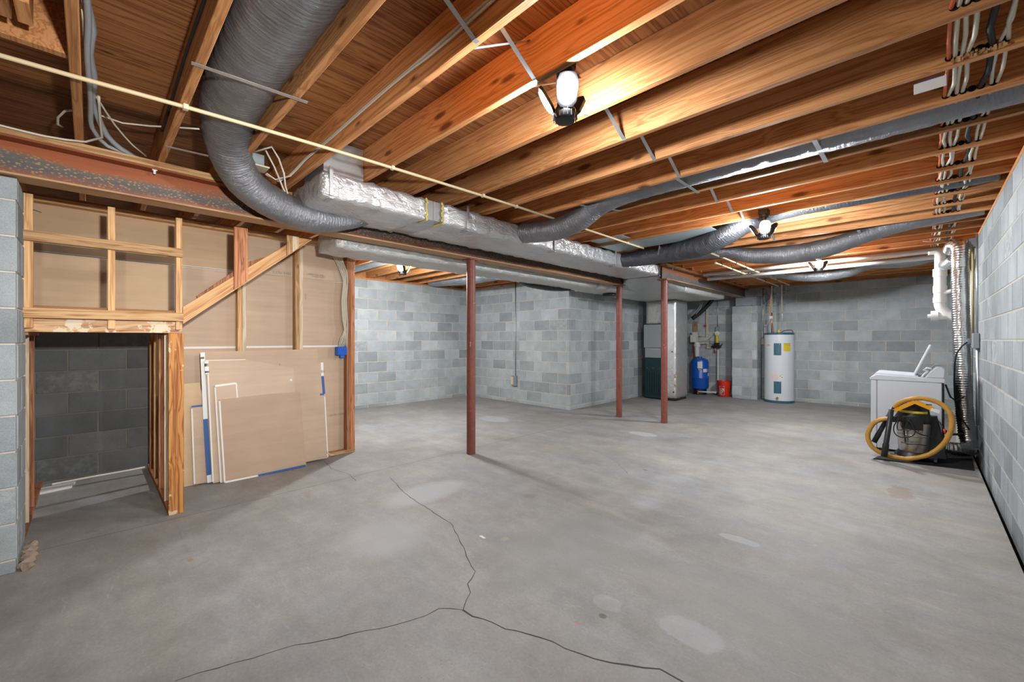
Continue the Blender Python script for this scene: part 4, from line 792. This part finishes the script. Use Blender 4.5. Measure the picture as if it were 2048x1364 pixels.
sw = thing('pressure_switch', 'brass and black pressure switch assembly on the back wall above the orange bucket', 'valve', (-3.58, YB - .08, 1.2))
lathe('manifold', [(.028, -.11), (.034, -.03), (.034, .06), (.02, .11)], (-3.60, YB - .08, 1.17), 'black_plastic', sw, 14, 'x'); box('switch_body', (-3.64, YB - .13, 1.19), (-3.53, YB - .04, 1.27), 'black_plastic', sw, .008); lathe('stem', [(.03, 1.27), (.035, 1.36), (.028, 1.46), (.034, 1.50)], (-3.58, YB - .085, 0), 'label_yellow', sw, 14); lathe('gauge', [(.005, -.02), (.055, -.02), (.058, .02), (.005, .022)], (-3.57, YB - .09, 1.50), 'label_white', sw, 20, 'y')
lathe('drain_cock', [(.015, 1.03), (.03, 1.06), (.012, 1.13)], (-3.62, YB - .08, 0), 'copper', sw, 10); tube('lever', [(-3.53, YB - .09, 1.18), (-3.48, YB - .1, 1.20), (-3.45, YB - .1, 1.25)], .012, 'black_plastic', sw, 6, .03); tube('wire', [(-3.60, YB - .05, 1.53), (-3.68, YB - .05, 1.45), (-3.76, YB - .04, 1.36), (-3.74, YB - .05, 1.27), (-3.64, YB - .06, 1.25)], .006, 'cable_grey', sw, 6, .04); tube('wire', [(-3.60, YB - .04, 1.53), (-3.72, YB - .04, 1.42), (-3.82, YB - .03, 1.33)], .004, 'black_rubber', sw, 5, .04)
w3 = thing('drain_pipe', 'white plastic pipe rising beside the orange bucket from the blue tank', 'pipe', (-3.56, YB - .08, .05)); pipe(w3, [(TX + .03, TY - .17, .075), (-3.56, 10.60, .075), (-3.56, YB - .08, .075), (-3.56, YB - .08, 1.10)], .019, 'pvc_white')
c3 = thing('conduit', 'steel conduit with small grey box above the pressure switch', 'conduit', (-3.59, YB, 1.6)); tube('tube', [(-3.59, YB - .012, ZW), (-3.59, YB - .012, 1.64)], .010, 'galvanised', c3, 8, straight=True); box('outlet_box', (-3.63, YB - .055, 1.54), (-3.55, YB - .002, 1.66), 'box_grey', c3, .005)
ls = thing('line_set', 'black insulated refrigerant lines slanting up behind the foil return box', 'pipe', (-3.8, 10.3, 2.2)); tube('sleeve', [(-3.96, 10.2, 1.85), (-3.78, 10.3, 2.02), (-3.62, 10.45, 2.25), (-3.48, 10.62, 2.57)], .045, 'black_rubber', ls, 12, .05); tube('wire', [(-3.95, 10.12, 1.92), (-3.80, 10.15, 2.08), (-3.72, 10.2, 2.25), (-3.75, 10.2, 2.12), (-3.85, 10.15, 1.95)], .007, 'cable_grey', ls, 6, .05)
# bucket
BX, BY = -3.36, 10.58
bk = thing('bucket', 'bright orange plastic bucket with white lettering on the floor before the back wall', 'bucket', (BX, BY, 0)); bv = Vector((-BX, -BY, 0)).normalized()
lathe('pail', [(.125, .001), (.128, .006), (.146, .30), (.152, .302), (.152, .315), (.147, .317), (.148, .345), (.153, .347), (.153, .37), (.147, .372), (.143, .36), (.120, .02)], (BX, BY, 0), 'bucket_orange', bk, 40, cap=False); lathe('bottom', [(.122, .015), (.122, .022)], (BX, BY, 0), 'bucket_orange', bk, 30)
kb = dict(parent=bk, C=(BX, BY), base=bv)
for a0, a1, z0, z1, R in ((-42, 2, .045, .050, .132), (-42, 2, .248, .253, .1435)): patch('logo', a0, a1, z0, z1, 'label_white', .0005, .002, R=R, **kb)
def bucket_pt(ang, z, h=.0025):
    a = math.atan2(bv.y, bv.x) + math.radians(ang); R = .128 + (z - .006) * (.018 / .294) + h; return Vector((BX + R * math.cos(a), BY + R * math.sin(a), z)), Matrix(((-math.sin(a), 0, math.cos(a), 0), (math.cos(a), 0, math.sin(a), 0), (0, 1, 0, 0), (0, 0, 0, 1)))
for an in (-42, 2):
    p0, _ = bucket_pt(an, .047); p1, _ = bucket_pt(an, .25); beam_between('logo', p0, p1, .004, .002, 'label_white', bk, up=(p0 - Vector((BX, BY, .047))))
for i, ch in enumerate('THE'): p, M = bucket_pt(-36 + i * 6.5, .165 + i * .018); text('logo', ch, .034, 'label_white', Matrix.Translation(p) @ M @ Matrix.Rotation(math.radians(45), 4, 'Z'), bk, .0006)
for i, ch in enumerate('HOME'): p, M = bucket_pt(-34 + i * 9.0, .098 + i * .029); text('logo', ch, .062, 'label_white', Matrix.Translation(p) @ M @ Matrix.Rotation(math.radians(45), 4, 'Z'), bk, .0006)
for i, ch in enumerate('DEPOT'): p, M = bucket_pt(-24 + i * 6.2, .075 + i * .022); text('logo', ch, .040, 'label_white', Matrix.Translation(p) @ M @ Matrix.Rotation(math.radians(45), 4, 'Z'), bk, .0006)
tube('handle', [bucket_pt(a, .30 - .10 * math.cos(math.radians((a - 35) * 1.0)) ** 2, .012)[0] for a in (-40, -15, 10, 35, 60, 85, 110)], .0035, 'bucket_orange', bk, 6, .02)

# ------------------------------------------------------------------ washing machine, seen from its left flank
wm = thing('washing_machine', 'white top loading washing machine with its lid standing open by the right wall', 'washing machine', (-.12, 7.08, 0))
WX0, WX1, WY0, WY1 = -.455, .165, 6.75, 7.43
box('side_panel', (WX0 + .06, WY0, .03), (WX1 - .01, WY1, .855), 'enamel', wm, .006); box('front_panel', (WX0, WY0 + .001, .03), (WX0 + .058, WY1, .855), 'enamel', wm, .008); box('back_panel', (WX1 - .0095, WY0 + .02, .06), (WX1 + .01, WY1 - .02, .84), 'black_plastic', wm)
prism('top_deck', [(WX0 - .012, .857), (WX1 + .015, .857), (WX1 + .015, .905), (WX1 - .20, .912), (WX0 + .05, .925), (WX0 - .008, .885)], WY0 - .006, WY1 + .006, 1, 'enamel', wm, .006)
prism('deck_rim', [(WX0 + .03, .922), (WX1 - .20, .913), (WX1 - .20, .925), (WX0 + .07, .945), (WX0 + .04, .942)], WY0 + .03, WY1 - .03, 1, 'enamel', wm, .004)
prism('console', [(WX1 - .15, .906), (WX1 + .014, .906), (WX1 + .020, 1.0), (WX1 - .005, 1.035), (WX1 - .05, 1.045), (WX1 - .10, .99)], WY0 + .005, WY1 - .005, 1, 'enamel', wm, .012)
tube('console_trim', [(WX1 - .17, WY0 + .03, .915), (WX1 - .15, WY0 + .02, .95), (WX1 - .12, WY0 + .012, .985), (WX1 - .155, WY0 + .012, 1.0), (WX1 - .13, WY0 + .012, 1.02), (WX1 - .09, WY0 + .012, 1.01)], .012, 'enamel', wm, 8, .02)
ld = obox('lid', (-.002, 7.09, 1.105), (.385, .56, .02), Matrix.Rotation(math.radians(-69), 3, 'Y'), 'enamel', wm, .006)
for x in (WX0 + .05, WX1 - .05): lathe('foot', [(.02, .001), (.02, .03)], (x, WY0 + .05, 0), 'black_plastic', wm, 10)
tube('power_cord', [(WX1 + .02, WY0 + .06, .84), (WX1 + .06, 6.82, .70), (WX1 + .10, 6.86, .66), (WX1 + .17, 6.98, .70)], .009, 'black_rubber', wm, 6, .04); tube('drain_hose', [(WX1 + .01, 6.9, .30), (WX1 + .08, 6.9, .27), (WX1 + .16, 6.95, .28)], .014, 'black_rubber', wm, 8, .04); boxes('panel_seam', [((WX0 + .0585, WY0 + .002, .035), (WX0 + .0595, WY0 + .004, .85))], 'print_grey', wm)

# ------------------------------------------------------------------ wet and dry vacuum
VX, VY = -.075, 6.50
vc = thing('shop_vacuum', 'shop vacuum with steel drum, looped yellow hose and black wands before the washing machine', 'vacuum cleaner', (VX, VY, 0))
lathe('drum', [(.118, .07), (.122, .08), (.136, .30), (.140, .43)], (VX, VY, 0), 'stainless', vc, 40); lathe('base', [(.15, .045), (.155, .055), (.13, .10)], (VX, VY, 0), 'black_plastic', vc, 32); lathe('drum_band', [(.1345, .272), (.138, .278), (.138, .290), (.1355, .296)], (VX, VY, 0), 'stainless', vc, 40)
lathe('motor_head', [(.150, .425), (.155, .435), (.155, .475), (.135, .52), (.125, .60), (.09, .645), (.03, .655)], (VX, VY, 0), 'black_plastic', vc, 36)
vk = dict(parent=vc, C=(VX, VY), base=Vector((-VX, -VY, 0)).normalized())
patch('name_band', -55, 55, .535, .560, 'label_yellow', .001, .004, R=.134, **vk); patch('blower_port', -32, 26, .36, .50, 'black_plastic', .001, .035, R=.142, **vk)
for an in (-60, 60, 180): 
    a = math.radians(an - 90); box('caster_arm', (VX + .14 * math.cos(a) - .025, VY + .14 * math.sin(a) - .025, .045), (VX + .2 * math.cos(a) + .02, VY + .16 * math.sin(a) + .02, .075), 'black_plastic', vc, .006); lathe('caster', [(.012, -.014), (.028, -.012), (.028, .012), (.012, .014)], (VX + .2 * math.cos(a), VY + .17 * math.sin(a), .030), 'black_plastic', vc, 16, 'x')
mesh_obj('cart_frame', [(VX + .10, VY - .06, .06), (VX + .26, VY - .02, .06), (VX + .18, VY + .05, .50), (VX + .10, VY - .03, .50), (VX + .12, VY + .16, .06), (VX + .27, VY + .16, .06), (VX + .19, VY + .14, .50), (VX + .12, VY + .12, .50)], [(0, 1, 2, 3), (7, 6, 5, 4), (0, 3, 7, 4), (1, 5, 6, 2), (3, 2, 6, 7), (0, 4, 5, 1)], 'black_plastic', vc)
# label with a round bottom on the drum
patch('drum_label', -30, 30, .085, .25, 'paper_edge', .0005, .0025, R=.130, **vk) if False else None
HYP = 6.27
def hp(u, v, y=HYP): p = aty(u, v, y); p.z = max(p.z, .024); return p
tube('hose', [hp(1786, 836), hp(1760, 840), hp(1745, 849), hp(1736, 868), hp(1739, 886), hp(1752, 900), hp(1775, 911), hp(1800, 916), hp(1822, 917), hp(1858, 909), hp(1885, 890), hp(1899, 868), hp(1904, 845, 6.29), hp(1899, 825, 6.3), hp(1885, 810, 6.32), hp(1862, 800, 6.33), hp(1836, 796.5, 6.33), hp(1810, 801, 6.33), hp(1795, 809, 6.34), hp(1787, 820, 6.36)], .0235, 'hose_yellow', vc, 16, .012, None, lambda s, a: 1 + .035 * math.sin(s * 2 * PI / .016))
def rod(nm, p, q_, r0, r1, mat):
    return tube(nm, [p, Vector(p).lerp(Vector(q_), .72), Vector(p).lerp(Vector(q_), .75), q_], r0, mat, vc, 14, straight=True, radii=[(r0, r0), (r0 * 1.05, r0 * 1.05), (r1, r1), (r1, r1)])
rod('wand', hp(1783, 819, 6.215), hp(1768, 913, 6.19), .023, .029, 'black_plastic'); rod('wand', hp(1787, 815, 6.33), hp(1748, 884, 6.33), .022, .026, 'black_plastic'); lathe('wand_clip', [(.03, -.03), (.03, .03)], hp(1786, 838, 6.25), 'black_plastic', vc, 12)
for (u0, v0, u1, v1, w, t_) in ((1789, 821, 1830, 803, .06, .035), (1830, 803, 1866, 818, .085, .04)):
    beam_between('floor_nozzle', hp(u0, v0, 6.33), hp(u1, v1, 6.33), w, t_, 'vac_yellow', vc)
boxes('nozzle_slot', [(hp(1852, 808, 6.285), hp(1864, 811, 6.281))], 'print_black', vc); beam_between('brush', hp(1862, 818, 6.30), hp(1879, 824, 6.30), .06, .03, 'paper_edge', vc)
def cord(pts, r=.0052): return tube('cord', [hp(u, v, y) for u, v, y in pts], r, 'black_rubber', vc, 6, .02)
cord([(1812, 834, 6.34), (1797, 840, 6.26), (1788, 852, 6.24), (1789, 866, 6.24), (1800, 874, 6.24), (1818, 874, 6.24), (1830, 866, 6.26), (1824, 850, 6.28), (1814, 836, 6.33)]); cord([(1806, 836, 6.3), (1795, 846, 6.25), (1796, 860, 6.25), (1808, 857, 6.26), (1814, 846, 6.28), (1820, 838, 6.33)]); cord([(1812, 838, 6.3), (1820, 850, 6.3), (1832, 864, 6.3), (1845, 870, 6.32), (1856, 872, 6.36)]); cord([(1818, 836, 6.32), (1828, 852, 6.3), (1838, 863, 6.31)], .004); cord([(1804, 836, 6.31), (1802, 852, 6.27), (1816, 862, 6.27), (1826, 856, 6.29)], .004); cord([(1876, 841, 6.36), (1885, 852, 6.34), (1890, 862, 6.33)], .004)
beam_between('latch', hp(1806, 845, 6.34), hp(1811, 884, 6.345), .012, .012, 'black_plastic', vc); tube('cart_rail', [hp(1802, 884, 6.34), hp(1812, 886, 6.33), hp(1813, 888, 6.33), hp(1838, 889, 6.33), hp(1852, 891, 6.34)], .005, 'black_plastic', vc, 6, straight=True); tube('plug', [hp(1888, 858, 6.33), hp(1891, 868, 6.33)], .009, 'bucket_orange', vc, 8, straight=True)
mt = tag(prism('floor_shadow', [(-.40, 6.20), (.38, 6.38), (.40, 7.0), (.10, 6.74), (-.36, 6.40)], .0012, .006, 2, 'black_rubber'), 'thin black sheet painting the shadow under the vacuum and vent hose by the right wall', 'mat')  # black sheet laid on the floor as a painted shadow

# ------------------------------------------------------------------ wiring
def cable(label, pts, r, mat, group=None, n=6, step=.08, cat='cable', extras=None):
    p = Vector(pts[0]); t = thing('cable', label, cat, p, group); tube('sheath', pts, r, mat, t, n, step); return t
xs = [('orange cable leftmost of the row threaded through the right hand joists', .080, 'cable_orange', .0075), ('white cable just right of the orange one through the joists', .100, 'cable_white', .0085), ('white cable third from the orange end of the threaded row', .122, 'cable_white', .0085), ('white cable between its white neighbour and the black one in the threaded row', .146, 'cable_white', .0085), ('thick black cable threaded through the right hand joists', .205, 'black_rubber', .0115), ('white cable first past the black one in the threaded row', .236, 'cable_white', .0075), ('white cable nearest the right wall in the threaded row', .254, 'cable_white', .0075)]
for k, (lab, x, m, r) in enumerate(xs):
    pts = [(x + .02, 1.5, 2.64)]; rr = random.Random(k)
    for j, yf in enumerate(JF):
        if yf < 1.8: continue
        if yf > 8.0: break
        jx = rr.uniform(-.006, .006); pts += [(x + jx, yf - .045, 2.60), (x + jx, yf + .008, 2.61), (x + jx + rr.uniform(-.012, .012), yf + .19, 2.585 + rr.uniform(-.006, .012))]
    t = cable(lab, pts, r, m, 'cables threaded through the joists', 6, .09)
for yf in JF:
    if 1.8 < yf < 6.5:
        for x in (.085, .115, .145, .175, .205, .245):
            lathe('drilled_hole_shade', [(.0155, -.001), (.0155, .0006)], (x, yf - .0385, 2.601), 'void_black', ceil, 12, 'y')  # black discs painted for the dark insides of the drilled holes
rr = random.Random(3)
sawdust = boxes('splintered_edge', [((x, 2.676 - rr.uniform(0, .01), 2.567 + rr.uniform(0, .02)), (x + rr.uniform(.004, .012), 2.681, 2.573 + rr.uniform(0, .025))) for x in [.09 + .0035 * i for i in range(46)]], 'stud_wood', ceil)
cable('white cable stapled along the near face of the fourth joist', [(.2, 1.081, 2.66), (-.9, 1.081, 2.665), (-1.6, 1.081, 2.655), (-2.2, 1.082, 2.655), (-2.75, 1.082, 2.645), (-3.1, 1.07, 2.63), (-3.35, 1.04, 2.57), (-3.45, 1.0, 2.54), (-3.42, .90, 2.56)], .0075, 'cable_white')
cable('second white cable sagging beside the stapled one on the fourth joist', [(.2, 1.078, 2.648), (-.9, 1.078, 2.65), (-1.5, 1.075, 2.63), (-1.9, 1.078, 2.645), (-2.75, 1.078, 2.632), (-3.1, 1.06, 2.61), (-3.3, 1.03, 2.55), (-3.40, .96, 2.53), (-3.40, .90, 2.56)], .006, 'cable_white')
cable('pale cable hanging along a joist from the threaded row towards the second work lamp', [(.06, 4.75, 2.60), (-.1, 4.74, 2.585), (-.35, 4.73, 2.575), (-.6, 4.735, 2.59), (-1.0, 4.74, 2.61), (-1.7, 4.74, 2.62)], .006, 'cable_white')
jb2 = thing('junction_box', 'grey junction box with beige plate on the joist beside the flex duct bend', 'electrical box', (-3.38, .83, 2.6)); box('body', (-3.44, .755, 2.585), (-3.33, .87, 2.66), 'box_grey', jb2, .004); box('cover', (-3.45, .75, 2.572), (-3.32, .90, 2.583), 'cpvc_pale', jb2, .002); boxes('tie', [((-3.42 + .04 * k, .871, 2.59), (-3.412 + .04 * k, .874, 2.655)) for k in range(3)], 'black_plastic', jb2)
cable('white cable looping down from the junction box behind the foil trunk end', [(-3.33, .80, 2.66), (-3.20, .88, 2.68), (-3.28, .98, 2.55), (-3.42, 1.05, 2.44), (-3.50, 1.22, 2.42)], .0065, 'cable_white')
cable('white cable hanging straightest between the junction box and the foil trunk', [(-3.30, .86, 2.70), (-3.33, .93, 2.60), (-3.46, 1.06, 2.44), (-3.55, 1.18, 2.43)], .0065, 'cable_white')
def zc(l, z=2.60): return [atz(u, v, z if len(q_) < 1 else q_[0]) for u, v, *q_ in l]
cable('thick grey cable bundle running down beside the leftmost joist and along the beam', zc([(160, -60, 2.66), (170, 0, 2.66), (184, 60, 2.655), (178, 105, 2.65), (188, 160, 2.65), (183, 195, 2.64), (192, 225, 2.63), (212, 268, 2.60), (240, 296, 2.585), (275, 318, 2.58), (330, 336, 2.58), (420, 352, 2.58)]), .016, 'cable_grey')
cable('second grey cable lower in the bundle beside the leftmost joist', zc([(168, -60, 2.64), (176, 40, 2.64), (174, 110, 2.63), (181, 200, 2.62), (184, 255, 2.60), (215, 292, 2.58), (265, 312, 2.575), (340, 340, 2.575), (425, 358, 2.575)]), .012, 'cable_grey')
cable('thin white cable from the bundle crossing to the second joist', zc([(166, 20, 2.65), (170, 100, 2.64), (178, 190, 2.63), (186, 228, 2.64), (205, 232, 2.66), (245, 246, 2.68), (300, 252, 2.68), (342, 254, 2.67), (400, 258, 2.66)]), .0055, 'cable_white')
cable('thin white cable slanting straight down from the bundle to the beam', zc([(180, 175, 2.65), (200, 205, 2.64), (230, 250, 2.62), (265, 290, 2.59), (292, 312, 2.57)]), .005, 'cable_white')
cable('white cable lying along the top of the rusty beam at the far left', [(-3.69, -.85, 2.545), (-3.685, -.36, 2.552), (-3.69, -.2, 2.55), (-3.66, -.02, 2.565), (-3.55, .05, 2.58), (-3.4, .04, 2.60), (-3.1, .03, 2.64)], .0065, 'cable_white')
cable('loose white cable curl through the leftmost joist', zc([(153, 220, 2.66), (130, 222, 2.66), (116, 235, 2.65), (115, 248, 2.64), (125, 254, 2.64)]), .0065, 'cable_white')
cable('black cable along the near face of the second joist', [(-1.0, .316, 2.70), (-1.9, .316, 2.69), (-2.4, .316, 2.70), (-2.9, .316, 2.68), (-3.4, .314, 2.66)], .007, 'black_rubber')
tag(box('cover_plate', (-.03, 2.722, 2.502), (.078, 2.728, 2.55), 'white_plastic', None, .002), 'blank white cover plate hanging from a joist at the right', 'cover plate'); 
tag(boxes('tape_strip', [((-.015, 2.7285, 2.5485), (.065, 2.7295, 2.5555))], 'jbox_blue'), 'strip of blue tape holding the white cover plate to the joist', 'tape')
tag(tube('stranded_wire', [(.0, 3.95, 2.61), (.12, 4.1, 2.60), (.25, 4.05, 2.62), (.44, 3.98, 2.63)], .0035, 'cable_white', None, 5, .05), 'thin pale wire sagging between joists near the right wall', 'cable')
